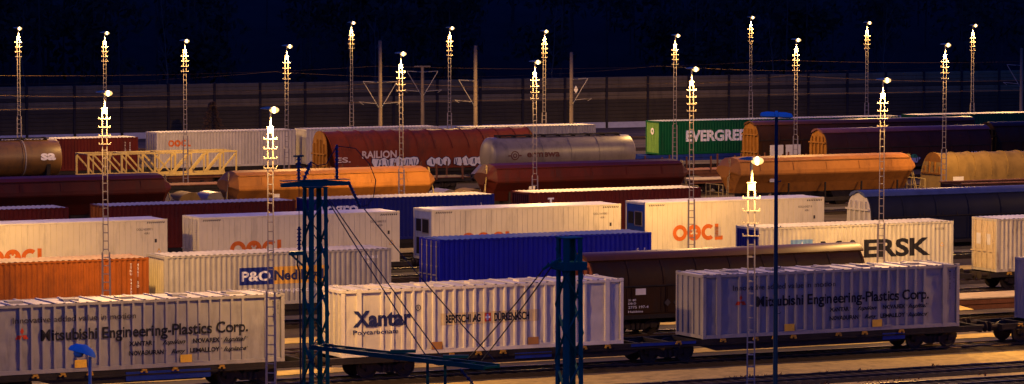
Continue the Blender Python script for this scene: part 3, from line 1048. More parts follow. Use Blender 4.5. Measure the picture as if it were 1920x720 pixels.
# ================================================================ sliding wall wagons
def sliding_wagon(u0, u1, n, m, roofm, label, endm=None, top=4.2, ribs=8, roofline='cap', group=None):
    L = u1 - u0
    t = thing('sliding_wall_wagon', label, 'freight wagon', W((u0 + u1) / 2, n), A, group)
    k = top - 4.2
    half = [(-1.36, 1.15), (-1.36, 2.55 + k), (-1.32, 3.0 + k), (-1.17, 3.42 + k), (-.92, 3.76 + k), (-.6, 3.97 + k), (0, 4.06 + k)]
    full = half + [(-y, z) for y, z in reversed(half[:-1])]
    b = MB()
    b.loft([[(x, y, z) for y, z in full] for x in (-L / 2 + .12, L / 2 - .12)])
    b.build('body', m, t, True)
    for i in range(ribs + 1):
        x = -L / 2 + .16 + i * (L - .32) / ribs
        r = MB()
        pts = half[1:-1]
        r.loft([[(x + s * .06, y * 1.0 - .035, z) for y, z in pts] + [(x + s * .06, y + .03, z - .03) for y, z in reversed(pts)] for s in (-1, 1)])
        r.build('arch_rib', m, t)
    # door panels with frames on the lower side
    for i in range(ribs):
        x0 = -L / 2 + .16 + i * (L - .32) / ribs
        x1 = x0 + (L - .32) / ribs
        d = MB()
        d.box(x0 + .07, x1 - .07, -1.40, -1.362, 1.25, 2.52 + k)
        d.box(x0 + .14, x0 + .22, -1.425, -1.402, 1.3, 2.48 + k)
        d.box(x1 - .22, x1 - .14, -1.425, -1.402, 1.3, 2.48 + k)
        d.build('door_panel', m, t)
    s = MB()
    for sy in (-1, 1):
        s.box(-L / 2, L / 2, min(sy * 1.365, sy * 1.44), max(sy * 1.365, sy * 1.44), .98, 1.17)
        s.box(-L / 2 + .13, L / 2 - .13, min(sy * 1.375, sy * 1.43), max(sy * 1.375, sy * 1.43), 2.56 + k, 2.62 + k)
    s.box(-L / 2, L / 2, -1.36, 1.36, 1.0, 1.14)
    s.box(-L / 2 + 2.5, L / 2 - 2.5, -.4, .4, .65, .98)
    s.build('underframe', M_dark, t)
    c = MB()
    rf = [(-.86, 3.80 + k), (-.93, 3.86 + k), (-.72, 4.04 + k), (-.4, 4.15 + k), (0, 4.2 + k), (.4, 4.15 + k), (.72, 4.04 + k), (.93, 3.86 + k), (.86, 3.80 + k), (0, 4.10 + k)]
    c.loft([[(x, y, z) for y, z in rf] for x in (-L / 2 - .06, L / 2 + .06)])
    c.build('roof', roofm, t, True)
    for sx in (-1, 1):
        e = MB()
        x = sx * (L / 2 - .10)
        e.loft([[(xx, y * .985, 1.16 + (z - 1.16) * .99) for y, z in full] for xx in (x, x + sx * .05)])
        w_ = e.build('end_wall', endm or m, t)
        q = MB()
        for y in (-.85, -.3, .3, .85):
            q.box(min(x + sx * .055, x + sx * .17), max(x + sx * .055, x + sx * .17), y - .06, y + .06, 1.1, 3.55 + k)
        for z in (1.75, 3.0 + k):
            q.box(min(x + sx * .055, x + sx * .2), max(x + sx * .055, x + sx * .2), -1.3, 1.3, z, z + .1)
        q.build('end_brace', endm or m, w_)
    for sx in (-1, 1):
        bogie(t, sx * (L / 2 - 2.6), False)
    buffers(t, L)
    return t, L

def graffiti(t, items, y, outline, fill, seed=1):
    rnd = random.Random(seed)
    for x, z, w_, h in items:
        pts = []
        k = 9
        for i in range(k):
            a = 2 * math.pi * i / k + .2
            r = 1 + rnd.uniform(-.22, .18)
            pts.append((x + w_ / 2 * r * math.cos(a) + rnd.uniform(-.06, .06), z + h / 2 * r * math.sin(a)))
        cx, cz = x, z
        big = [(cx + (a - cx) * 1.16 + .0, cz + (b - cz) * 1.14) for a, b in pts]
        V, F = poly2(big)
        decal('graffiti', V, F, outline, t, y=y, lift=.004)
        V, F = poly2(pts)
        decal('graffiti', V, F, fill, t, y=y, lift=.008)
        parts = []
        for q in range(2):
            xa = x + rnd.uniform(-.3, .3) * w_
            xb = xa + rnd.uniform(-.15, .15) * w_
            parts.append(poly2([(xa, z - h * .32), (xa + .07, z - h * .32), (xb + .07, z + h * .3), (xb, z + h * .3)]))
        V, F = join2(*parts)
        decal('graffiti', V, F, outline, t, y=y, lift=.012)

bw, L = sliding_wagon(84.3, 99.7, TR['B'], M_brown, M_brownroof, 'long brown sliding wall wagon behind the gap after the cream Xantar container', endm=mat('rusty_end', (.24, .075, .028), .7, 0, .25, 2, dirt=.3), top=4.17)
Xb = lambda u: u - (84.3 + 99.7) / 2
q = MB()
q.box(Xb(86.6), Xb(87.15), -1.452, -1.428, 2.15, 2.45)
q.build('label_plate', M_plate, bw)
text('31 80', Xb(86.2), Xb(86.62), 1.86, .10, M_white, bw, y=-1.43)
text('DB-D', Xb(86.2), Xb(86.62), 1.70, .10, M_white, bw, y=-1.43)
text('2775 197-4', Xb(86.2), Xb(87.3), 1.50, .13, M_white, bw, y=-1.43)
text('Habbins', Xb(86.2), Xb(87.0), 1.30, .11, M_white, bw, y=-1.43)
for i, dx in enumerate((88.35, 88.85)):
    V, F = poly2([(Xb(dx) - .18, 1.72), (Xb(dx), 1.54), (Xb(dx) + .18, 1.72), (Xb(dx), 1.9)])
    decal('diamond_label', V, F, M_greyink, bw, y=-1.43, lift=.004)
blw, L = sliding_wagon(121.2, 142.6, TR['D'], mat('midnight_blue_wagon', (.009, .011, .022), .5, 0, .2, .8, dirt=.3), mat('blue_wagon_roof', (.05, .07, .15), .42, 0, .2, .8, dirt=.3), 'dark blue sliding wall wagon with a blue roof behind the rust-edged container', endm=M_whitebox, top=4.25, ribs=9)
for i in range(5):
    q = MB()
    x = 1.0 + i * 1.35 - 10.7 + (9.3 if i > 2 else 1.5)
    for z0, z1, a, b in ((2.62, 2.66, 0, 1.1), (3.24, 3.28, .05, 1.0)):
        q.box(x + a, x + b, -1.40 + (z0 - 2.6) * .33, -1.36 + (z0 - 2.6) * .33, z0, z1)
    q.bar((x + .02, -1.38, 2.66), (x + .06, -1.19, 3.24), .05, .05)
    q.bar((x + 1.08, -1.38, 2.66), (x + 1.0, -1.19, 3.24), .05, .05)
    q.build('panel_frame', M_dark if i < 3 else M_greyink, blw)
gw, L = sliding_wagon(161.4, 177.6, TR['G1'], M_plum, mat('plum_roof', (.10, .04, .05), .45, 0, .2, .8, dirt=.3), 'plum sliding wall wagon with graffiti and an orange braced end, behind the ochre hopper', endm=M_wood, top=4.25)
M_gblue = mat('graffiti_pale_blue', (.20, .24, .42), .6, 0, .2, 3)
M_ggreen = mat('graffiti_green', (.03, .18, .10), .6, 0, .2, 3)
M_gfill = mat('graffiti_silver', (.55, .55, .57), .55, 0, .2, 3)
M_gout = mat('graffiti_outline', (.012, .015, .06), .6)
graffiti(gw, [(-.6, 1.62, .9, .5), (.5, 1.6, .9, .6)], -1.43, M_gout, M_gblue, 3)
graffiti(gw, [(.4, 1.85, .6, .35), (3.9, 1.85, .6, .35)], -1.44, M_gout, M_ggreen, 4)
graffiti(gw, [(3.4, 1.5, 1.1, .6), (4.5, 1.5, 1.0, .6), (-4.8, 1.55, 1.0, .6)], -1.43, M_gout, M_gfill, 5)
text('uve', 6.0, 7.3, 1.75, .55, M_white, gw, y=-1.43, bold=.005)
gb, L = sliding_wagon(178.7, 193.4, TR['G1'] + 1.0, M_brown, M_plum, 'dark brown sliding wall wagon with a round white sign at the right edge', top=4.4, ribs=6)
V, F = ring2(-3.2, 2.1, .30, .16)
decal('round_sign', V, F, M_white, gb, y=-1.43)
V, F = poly2([(-3.3, 2.02), (-3.12, 2.02), (-3.05, 2.2), (-3.2, 2.16)])
decal('round_sign', V, F, M_white, gb, y=-1.43)

# ================================================================ arch-roofed tarpaulin wagons
def arch_wagon(u0, u1, n, m, label, endm, top=4.3, hoops=11, sag=.05, slant=.0, base=1.25, side=1.38, group=None, drape=0.0, zc=2.35):
    L = u1 - u0
    t = thing('tarpaulin_wagon', label, 'freight wagon', W((u0 + u1) / 2, n), A, group)
    def sec(x, k=1.0, wob=0.0):
        out = []
        for i in range(27):
            a = math.pi * (i - 5) / 16
            if i < 5:
                z = base + (zc - base) * i / 5
                y = side
            elif i > 21:
                z = zc - (zc - base) * (i - 21) / 5
                y = -side
            else:
                y = side * math.copysign(abs(math.cos(a)) ** .85, math.cos(a))
                z = zc + (top - zc) * math.sin(a) ** .92
            f = k + wob * math.sin(i * 1.9 + x * 3)
            zz = zc + (z - zc) * (f if z > zc else 1)
            xs = x + slant * (abs(i - 13) / 13.0) ** 1.5
            out.append((xs, y * f, zz))
        return out
    b = MB()
    secs = []
    k = hoops * 8
    for j in range(k + 1):
        x = -L / 2 + .1 + (L - .2) * j / k
        ph = (j % 8) / 8.0
        s = 1 - sag * math.sin(math.pi * ph) ** 1.0
        secs.append(sec(x, s, drape if 0 < ph < 1 else 0))
    b.loft(secs)
    b.build('tarpaulin', m, t, True)
    for i in range(hoops + 1):
        x = -L / 2 + .1 + (L - .2) * i / hoops
        h = MB()
        p = sec(x, 1.004)
        h.path(p[5:22], .035, 5)
        h.build('hoop', m, t)
    for sx in (-1, 1):
        x = sx * (L / 2 - .06)
        e = MB()
        e.loft([[(xx - (xx - x) * 0 , y * 1.02, z if z <= zc else zc + (z - zc) * 1.02) for (_, y, z) in sec(0)] for xx in (x, x + sx * .07)])
        w_ = e.build('end_wall', endm, t)
        q = MB()
        for y in (-.95, -.35, .35, .95):
            q.box(min(x + sx * .075, x + sx * .2), max(x + sx * .075, x + sx * .2), y - .07, y + .07, 1.15, top - .45 - abs(y) * .55)
        for z in (1.6, 2.5):
            q.box(min(x + sx * .075, x + sx * .23), max(x + sx * .075, x + sx * .23), -1.3, 1.3, z, z + .12)
        q.build('end_brace', endm, w_)
    s = MB()
    s.box(-L / 2, L / 2, -1.4, 1.4, .98, 1.2)
    s.box(-L / 2 + 2.6, L / 2 - 2.6, -1.25, 1.25, .7, .97)
    s.build('underframe', M_dark, t)
    for sx in (-1, 1):
        bogie(t, sx * (L / 2 - 2.4), False)
    buffers(t, L)
    return t, L

ry, L = arch_wagon(121.8, 140.2, TR['G2'], M_tarpred, 'red tarpaulin wagon lettered RAILION with silver graffiti and an ochre end wall', M_wood, top=4.36, hoops=12, sag=.018, slant=.9, zc=2.85)
X2 = lambda u: u - (121.8 + 140.2) / 2
text('RAILION', X2(124.9), X2(127.95), 2.2, .58, mat('faded_white_lettering', (.55, .45, .40), .6), ry, y=-1.40, bold=.03, lift=.012)
text('ES.', X2(122.6), X2(123.9), 1.9, .42, mat('faded_white_lettering', (.55, .45, .40), .6), ry, y=-1.40, lift=.012, bold=.02)
graffiti(ry, [(X2(126.2) + i * .66, 1.80, .92, .80) for i in range(6)] + [(X2(131.1) + i * .62, 1.78, .86, .72) for i in range(3)] + [(X2(133.4) + i * .7, 1.76, .95, .76) for i in range(4)], -1.41, M_gout, M_gfill, 9)
ty, L = arch_wagon(151.0, 167.0, TR['F'] + .6, M_tarpyel, 'ochre tarpaulin wagon with deep folds at the right edge', M_wood, top=4.05, hoops=11, sag=.022, slant=-.5, drape=.012)
q = MB()
q.box(-7.2, -6.3, -1.455, -1.425, 1.85, 2.35)
q.build('label_plate', M_plate, ty)
graffiti(ty, [(1.6, 1.6, 1.8, .6)], -1.42, M_gout, M_gfill, 12)
tb, L = sliding_wagon(161.5, 183.6, TR['G2'], M_brown, M_brownroof, 'long brown wagon with white posters and an ochre braced end beside the green container', endm=M_wood, top=4.42, ribs=11)
for x0, x1, z0, z1 in ((2.6, 3.9, 1.25, 2.4), (4.15, 5.6, 1.2, 2.4), (6.5, 6.9, 1.8, 2.4), (7.0, 7.45, 1.8, 2.4)):
    q = MB()
    q.box(-12.5 + x0, -12.5 + x1, -1.462, -1.43, z0, z1)
    q.build('white_poster', M_plate, tb)

# ================================================================ hopper wagons
def hopper(u0, u1, n, m, label, group=None):
    L = u1 - u0
    t = thing('hopper_wagon', label, 'hopper wagon', W((u0 + u1) / 2, n), A, group)
    half = [(-.45, 1.62), (-.92, 2.32), (-1.45, 2.92), (-1.48, 3.02), (-1.46, 3.25), (-1.30, 3.80), (-1.22, 3.92), (-.80, 4.10), (0, 4.20)]
    full = half + [(-y, z) for y, z in reversed(half[:-1])]
    b = MB()
    def sec(x, k, kz=1.0):
        return [(x, y * k, 3.3 + (z - 3.3) * kz) for y, z in full]
    secs = [sec(-L / 2, .72, .32), sec(-L / 2 + .55, 1, .98)]
    kk = 18
    rnd = random.Random(int(u0 * 10))
    for i in range(1, kk):
        secs.append(sec(-L / 2 + .55 + (L - 1.1) * i / kk, 1 + rnd.uniform(-.006, .004), 1))
    secs += [sec(L / 2 - .55, 1, .98), sec(L / 2, .72, .32)]
    b.loft(secs)
    b.build('hopper_body', m, t)
    r = MB()
    r.box(-L / 2 + .6, L / 2 - .6, -1.33, -1.28, 3.86, 3.93)
    r.box(-L / 2 + .6, L / 2 - .6, 1.28, 1.33, 3.86, 3.93)
    r.build('roof_rail', m, t)
    sm = MB()
    for i in range(5):
        x = -L / 2 + 2.2 + i * (L - 4.4) / 4
        sm.loft([[(x + dx, y, z) for y, z in ((-1.475, 3.26), (-1.49, 3.26), (-1.335, 3.79), (-1.31, 3.79))] for dx in (-.03, .03)])
    sm.build('weld_strap', m, t)
    lab = MB()
    lab.box(-L / 2 + 3.1, -L / 2 + 3.55, -1.20, -1.10, 2.40, 2.66)
    lab.build('label_plate', M_plate, t)
    s = MB()
    s.box(-L / 2 - .9, L / 2 + .9, -1.3, -1.1, .95, 1.2)
    s.box(-L / 2 - .9, L / 2 + .9, 1.1, 1.3, .95, 1.2)
    s.box(-L / 2 - .9, L / 2 + .9, -.2, .2, .75, 1.19)
    for i in range(5):
        x = -L / 2 + 1.6 + i * (L - 3.2) / 4
        s.box(x - .08, x + .08, -1.09, 1.09, .96, 1.6)
        s.bar((x, -1.15, 1.15), (x, -1.2, 2.3), .1, .1)
    for i in range(4):
        x = -L / 2 + 2.5 + i * (L - 5) / 3
        s.loft([[(x - .9, y, 1.6) for y in (-.6, .6)] + [(x + .9, y, 1.6) for y in (.6, -.6)], [(x - .35, y, .62) for y in (-.5, .5)] + [(x + .35, y, .62) for y in (.5, -.5)]])
    s.build('underframe', M_dark, t)
    for sx in (-1, 1):
        e = MB()
        x = sx * (L / 2 + .75)
        for y in (-1.2, -.6, .6, 1.2):
            e.tube((x, y, 1.2), (x, y, 2.3), .03, 6)
        e.tube((x, -1.2, 2.3), (x, 1.2, 2.3), .03, 6)
        e.tube((x, -1.2, 1.75), (x, 1.2, 1.75), .025, 6)
        e.build('end_railing', M_truss, t)
        e = MB()
        x = sx * (L / 2 + .25)
        for dx in (-.2, .2):
            e.bar((x + dx * .3, -.9 + dx, 1.2), (x - sx * .45 + dx * .3, -.5 + dx, 4.1), .04, .04)
        for i in range(8):
            z = 1.5 + i * .33
            f = (z - 1.2) / 2.9
            e.bar((x - sx * .45 * f - .06, -.9 - .2 + .4 * f, z), (x - sx * .45 * f + .06, -.9 + .2 + .4 * f, z), .03, .03)
        e.build('end_ladder', M_truss, t)
        bogie(t, sx * (L / 2 - 1.6), False)
    buffers(t, L + 1.8)
    return t
hopper(75.5, 90.9, TR['F'], M_hopper_red, 'dull dark red faceted hopper wagon at the left, below the brown tank wagon', 'faceted hopper wagons')
hopper(95.0, 110.0, TR['F'], M_hopper_or, 'brightly lit ochre hopper wagon behind the top of the lattice mast', 'faceted hopper wagons')
t = hopper(114.0, 129.6, TR['F'], M_hopper_red, 'dark red hopper wagon with an orange-lit left end in front of the grey silo wagon', 'faceted hopper wagons')
t = hopper(133.1, 148.4, TR['F'], M_hopper_or, 'ochre hopper wagon at the right, in front of the brown wagons', 'faceted hopper wagons')

# ================================================================ tank and silo wagons
def tank(u0, u1, n, label, m, r=1.45, zc=2.72, dome=.28, bands=(), name='tank_wagon'):
    L = u1 - u0
    t = thing(name, label, 'tank wagon', W((u0 + u1) / 2, n), A)
    pr = [(-L / 2 - dome * math.cos(a), r * math.sin(a)) for a in (R(4), R(25), R(45), R(65), R(80))] + [(-L / 2, r)]
    k = 10
    pr += [(-L / 2 + L * i / k, r) for i in range(1, k)]
    pr += [(-x, q) for x, q in reversed(pr[:6])]
    b = MB()
    b.lathe_x(pr, zc, 40)
    b.build('barrel', m, t, True)
    for x in bands:
        q = MB()
        n_ = 40
        q.loft([[(x + s * .05, rr * math.cos(2 * math.pi * i / n_), zc + rr * math.sin(2 * math.pi * i / n_)) for i in range(n_)] for s, rr in ((-1, r + .002), (-1, r + .03), (1, r + .03), (1, r + .002))])
        q.build('band', m, t)
    w_ = MB()
    w_.box(-L / 2 + .6, L / 2 - .6, -.35, .35, zc + r + .06, zc + r + .10)
    for i in range(9):
        x = -L / 2 + .8 + i * (L - 1.6) / 8
        w_.box(x - .03, x + .03, -.34, .34, zc + r - .06, zc + r + .059)
        w_.box(x - .12, x + .12, .40, .55, zc + r + .02, zc + r + .17)
    for y in (-.37, .37):
        w_.tube((-L / 2 + .6, y, zc + r + .13), (L / 2 - .6, y, zc + r + .13), .025, 6)
    w_.build('walkway', M_dark, t)
    s = MB()
    for sy in (-1, 1):
        s.box(-L / 2 - .8, L / 2 + .8, min(sy * 1.1, sy * 1.3), max(sy * 1.1, sy * 1.3), .95, 1.2)
    for sx in (-1, 1):
        s.box(min(sx * (L / 2 + .7), sx * (L / 2 + .85)), max(sx * (L / 2 + .7), sx * (L / 2 + .85)), -1.32, 1.32, .9, 1.21)
        x = sx * (L / 2 - 1.0)
        s.loft([[(xx, -1.2, 1.2), (xx, -1.38, 2.4), (xx, -1.0, 1.75), (xx, 0, 1.42), (xx, 1.0, 1.75), (xx, 1.38, 2.4), (xx, 1.2, 1.2)] for xx in (x - .15, x + .15)])
    s.build('underframe', M_dark, t)
    for sx in (-1, 1):
        bogie(t, sx * (L / 2 - 1.6), False)
    buffers(t, L + 1.7)
    return t, r, zc
tk, r, zc = tank(83.0, 99.4, TR['G2'] - .3, 'brown ribbed tank wagon with a lighter end lettered sa', M_tankbrown, r=1.40, zc=2.85, bands=(-5.5, -2.5, 0.3, 2.6, 5.2))
cyl = lambda x, z: -math.sqrt(max(.01, (r + .006) ** 2 - (z - zc) ** 2))
text('sa', 6.55, 7.75, 2.75, .72, M_white, tk, yfun=lambda x, z: -math.sqrt(max(.01, 1.41 ** 2 - (z - 2.85) ** 2)), bold=.04)
q = MB()
q.loft([[(x, 1.43 * math.cos(a), 2.85 + 1.43 * math.sin(a)) for a in [R(-180 + i * 360 / 36) for i in range(36)]] for x in (5.32, 5.42)])
q.build('retaining_strap', M_galv, tk)
gs, r, zc = tank(131.7, 143.9, TR['G1'] + .6, 'pale grey silo wagon lettered ermewa behind the dark red hopper', M_tankgrey, r=1.45, zc=2.66, dome=.45, bands=(-2.0, .5, 3.0), name='silo_wagon')
cy2 = lambda x, z: -math.sqrt(max(.01, 1.46 ** 2 - (z - 2.66) ** 2))
M_ermewa = mat('brown_lettering', (.10, .035, .025), .6)
V, F = join2(ring2(-4.55, 2.72, .36, .28), ring2(-4.55, 2.72, .18, .10), rect2(-5.15, -4.92, 2.66, 2.76), rect2(-4.19, -3.98, 2.66, 2.76))
decal('round_emblem', V, F, M_ermewa, gs, yfun=cy2)
text('ermewa', -3.5, -.6, 2.58, .52, M_ermewa, gs, yfun=cy2, bold=.03)
for sx in (-1, 1):
    q = MB()
    x = sx * 6.1
    q.loft([[(x, -1.30, 2.1), (x, 1.30, 2.1), (x + sx * .9, 1.32, 1.22), (x + sx * .9, -1.32, 1.22)], [(x + sx * .06, -1.30, 2.1), (x + sx * .06, 1.30, 2.1), (x + sx * .96, 1.32, 1.22), (x + sx * .96, -1.32, 1.22)]])
    q.build('saddle_plate', M_tankgrey, gs)

# ================================================================ truss wagon
t = thing('truss_wagon', 'low wagon carrying pale steel side trusses in front of the far containers', 'freight wagon', W(107.9, TR['G2']), A)
L = 12.5
s = MB()
s.box(-L / 2, L / 2, -1.3, 1.3, 1.0, 1.22)
s.box(-L / 2 + 2, L / 2 - 2, -1.1, 1.1, .7, .99)
s.build('deck', M_rustdeck, t)
for sy in (-1, 1):
    b = MB()
    y = sy * 1.32
    b.bar((-L / 2, y, 1.32), (L / 2, y, 1.32), .12, .16)
    b.bar((-L / 2, y, 3.02), (L / 2, y, 3.02), .12, .12)
    k = 9
    for i in range(k + 1):
        x = -L / 2 + .08 + i * (L - .16) / k
        b.bar((x, y, 1.4), (x, y, 2.96), .17 if i % 2 == 0 else .1, .10, (0, 1, 0))
        if i < k:
            x2 = x + (L - .16) / k
            if i < k // 2 + 1:
                b.bar((x, y - sy * .0, 2.92), (x2, y, 1.42), .13, .06, (0, 1, 0))
            else:
                b.bar((x, y, 1.42), (x2, y, 2.92), .13, .06, (0, 1, 0))
    b.build('side_truss', M_truss, t)
b = MB()
for i in range(5):
    x = -L / 2 + .1 + i * (L - .2) / 4
    b.bar((x, -1.25, 3.02), (x, 1.25, 3.02), .09, .09)
b.build('cross_bars', M_truss, t)
for sx in (-1, 1):
    bogie(t, sx * (L / 2 - 2.0), False)
buffers(t, L)

# open wagon in front of the ochre tarpaulin wagon
t = thing('open_wagon', 'dark brown open wagon with a flat rim below the ochre tarpaulin', 'open wagon', W(152.5, 222.2), A)
b = MB()
for sy in (-1, 1):
    b.box(-7, 7, min(sy * 1.3, sy * 1.36), max(sy * 1.3, sy * 1.36), 1.1, 2.55)
    for i in range(9):
        x = -6.8 + i * 1.7
        b.box(x - .06, x + .06, min(sy * 1.362, sy * 1.44), max(sy * 1.362, sy * 1.44), 1.1, 2.5)
for sx in (-1, 1):
    b.box(min(sx * 7.0, sx * 6.94), max(sx * 7.0, sx * 6.94), -1.298, 1.298, 1.1, 2.5)
b.box(-6.93, 6.93, -1.298, 1.298, 1.0, 1.15)
b.build('body', M_plum, t)
b = MB()
for sy in (-1, 1):
    b.box(-7.05, 7.05, min(sy * 1.24, sy * 1.46), max(sy * 1.24, sy * 1.46), 2.552, 2.63)
b.build('rim', mat('rim_paint', (.12, .055, .04), .6), t)
for sx in (-1, 1):
    bogie(t, sx * 4.8, False)
buffers(t, 14)

# wagon with tarped coils between the hoppers
def coil_wagon(u0, n, k, label):
    L = k * 2.0 + 1.0
    t = thing('coil_wagon', label, 'freight wagon', W(u0 + L / 2, n), A, 'low wagons with covered coils')
    s = MB()
    s.box(-L / 2, L / 2, -1.35, 1.35, .95, 1.2)
    s.build('deck', M_dark, t)
    for i in range(k):
        x = -L / 2 + 1.5 + i * 2.0
        b = MB()
        pts = [(x + .88 * math.cos(a) * (1 + .05 * math.sin(5 * a + i)), 1.2 + .85 * max(0, math.sin(a)) * (1 + .04 * math.cos(4 * a + i))) for a in [math.pi * j / 14 for j in range(15)]]
        b.loft([[(px_, y, pz) for px_, pz in pts] for y in (-1.05, -.9, .9, 1.05)])
        b.build('covered_coil', M_tankgrey if i % 2 else M_tarpyel, t, True)
    for sx in (-1, 1):
        bogie(t, sx * (L / 2 - 1.8), False)
    return t
coil_wagon(91.8, 245.0, 5, 'low wagon with dark covered coils left of the ochre hopper')
coil_wagon(111.0, 239.5, 4, 'low wagon with pale covered coils between the two middle hoppers')

# ================================================================ floodlight masts
def mast_mesh(parts_parent):
    t = parts_parent
    r = MB()
    for sx in (-1, 1):
        r.loft([[(sx * w_ - .02, -.035, z), (sx * w_ + .02, -.035, z), (sx * w_ + .02, .035, z), (sx * w_ - .02, .035, z)] for w_, z in ((.165, 4.62), (.115, 4.66), (.105, 11.05))])
        r.loft([[(sx * w_ - .04, -.05, z), (sx * w_ + .04, -.05, z), (sx * w_ + .04, .05, z), (sx * w_ - .04, .05, z)] for w_, z in ((.19, 0), (.165, 4.6))])
    g_ = r
    k = 24
    for i in range(k):
        z = .5 + i * .385
        w_ = .16 if z < 4.6 else .10
        g_.box(-w_, w_, -.02, .02, z - .022, z + .022)
    g_.build('ladder', M_galv, t)
    for i in range(4):
        z = 9.63 + i * .395
        b = MB()
        b.box(-.27, .27, -.05, .05, z - .016, z + .016)
        for sx in (-1, 1):
            b.box(min(sx * .25, sx * .275), max(sx * .25, sx * .275), -.049, .049, z + .017, z + .075)
        b.build('step_iron', M_galv, t)
    h = MB()
    h.box(-.115, .115, -.03, .03, 11.06, 11.26)
    h.box(-.14, .14, -.05, .05, 11.285, 11.32)
    h.tube((0, 0, 11.32), (0, 0, 11.93), .045, 10)
    h.build('head_post', M_galv, t)
    # luminaire on a short arm: shallow hood to the left, glowing bowl to the right
    n_ = 16
    h.v, h.f = [], []
    h.bar((0, 0, 11.93), (.02, -.22, 12.02), .05, .05)
    h.build('lamp_arm', M_galv, t)
    h = MB()
    secs = []
    for x, hy, hz in ((-.38, .03, .02), (-.30, .09, .05), (-.12, .13, .09), (.03, .13, .10), (.08, .09, .06)):
        secs.append([(x, -.22 + hy * math.cos(2 * math.pi * i / n_), 12.03 + .05 * (x < -.1) * (-x) + hz * (math.sin(2 * math.pi * i / n_) if math.sin(2 * math.pi * i / n_) > 0 else .25 * math.sin(2 * math.pi * i / n_))) for i in range(n_)])
    h.loft(secs)
    hood = h.build('lamp_hood', M_hood, t, True)
    b = MB()
    secs = []
    for j in range(11):
        a = math.pi * j / 10
        rr = max(.012, math.sin(a))
        secs.append([(.20 + .20 * math.cos(a), -.22 + .125 * rr * math.cos(2 * math.pi * i / n_), 12.0 + .125 * rr * math.sin(2 * math.pi * i / n_)) for i in range(n_)])
    b.loft(secs)
    b.build('lamp_bowl', M_sodium, hood, True)
    b = MB()
    secs = []
    for j in range(9):
        a = math.pi * j / 8
        rr = max(.012, math.sin(a))
        secs.append([(.20 + .12 * math.cos(a), -.22 + .145 * rr * math.cos(2 * math.pi * i / n_), 12.0 + .132 * rr * math.sin(2 * math.pi * i / n_)) for i in range(n_)])
    b.loft(secs)
    b.build('lamp_core', M_hot, hood, True)

MASTS = [(107.2, 308, 12.17), (111.6, 299, 11.91), (108.1, 272, 11.83), (107.1, 250, 11.91), (145.9, 325, 12.06), (103.2, 222, 12.08), (143.6, 299, 12.04), (108.8, 214, 11.67), (152.9, 299, 11.67), (150.6, 271, 11.85), (192.7, 331, 12.12), (149.5, 250, 11.94), (187.7, 301, 12.11), (148.0, 227, 12.06), (198.1, 299, 11.8), (62.1, 166.3, 12.04), (60.7, 143.4, 12.13), (105.3, 187.5, 11.99), (104.6, 166.3, 12.01), (60.0, 103, 12.03),
         (105.5, 147.0, 12.0), (61.5, 187.5, 12.0), (62.0, 230.0, 12.0), (149.0, 187.5, 12.0), (149.0, 206.5, 12.0)]
MLAB = ['floodlight mast at the far left, rising behind the dark red container roof', 'far floodlight mast whose foot is hidden behind a nearer mast at the left', 'floodlight mast in front of the off-white lettered container and pale truss', 'floodlight mast to the right of the off-white lettered container, behind the ochre hopper', 'far floodlight mast left of the first concrete catenary pole', 'floodlight mast in front of the right end of the left ochre hopper', 'far floodlight mast between the wooden pole and the second concrete catenary pole', 'floodlight mast in front of the grey silo wagon and dark red hopper', 'far floodlight mast just left of the last concrete catenary pole', 'floodlight mast in front of the green lettered container', 'tallest far floodlight mast, above the green container roof', 'floodlight mast in front of the brown wagon with white posters', 'far floodlight mast above the green containers at the right', 'floodlight mast just left of the ochre tarpaulin wagon', 'far floodlight mast at the right, beside the frame edge', 'floodlight mast in front of the orange container, behind the left silver container', 'near floodlight mast in front of the right end of the left silver container', 'floodlight mast in front of the white reefer with the blue cooling unit', 'floodlight mast in front of the MAERSK lettering', 'nearest floodlight mast, in front of the right silver container']
mast0 = None
for i, (u, n, top) in enumerate(MASTS):
    if mast0 is None:
        mast0 = thing('floodlight_mast', '', 'floodlight mast', W(u, n), 0, 'floodlight masts')
        mast_mesh(mast0)
        o = mast0
    else:
        o = copy_tree(mast0)
        o.location = W(u, n)
    k = top / 12.0
    o.scale = (1, 1, k)
    o.rotation_euler = (R(((i * 5) % 7 - 3) * .12), R(((i * 3) % 5 - 2) * .12), R(((i * 7) % 11 - 5) * 2.2))
    o['label'] = MLAB[i] if i < len(MLAB) else ['floodlight mast beyond the right frame edge beside the front train', 'floodlight mast beyond the left frame edge near the reefers', 'floodlight mast beyond the left frame edge near the hoppers', 'floodlight mast beyond the right frame edge near the reefers', 'floodlight mast beyond the right frame edge near the open wagon'][i - len(MLAB)]
for o in [q_ for q_ in bpy.data.objects if q_.name.split('.')[0] == 'floodlight_mast']:
    ld = bpy.data.lights.new('sodium_light', 'SPOT')
    ld.energy = LAMP_W * (.3 if o.location.y < 125 else 1.0)   # the nearest mast burns low
    ld.color = LAMP_COL
    ld.spot_size = R(172)
    ld.spot_blend = .35
    ld.shadow_soft_size = .28
    lo = bpy.data.objects.new('sodium_light', ld)
    COL.objects.link(lo)
    lo.parent = o
    lo.location = (.46, -.20, 11.55)

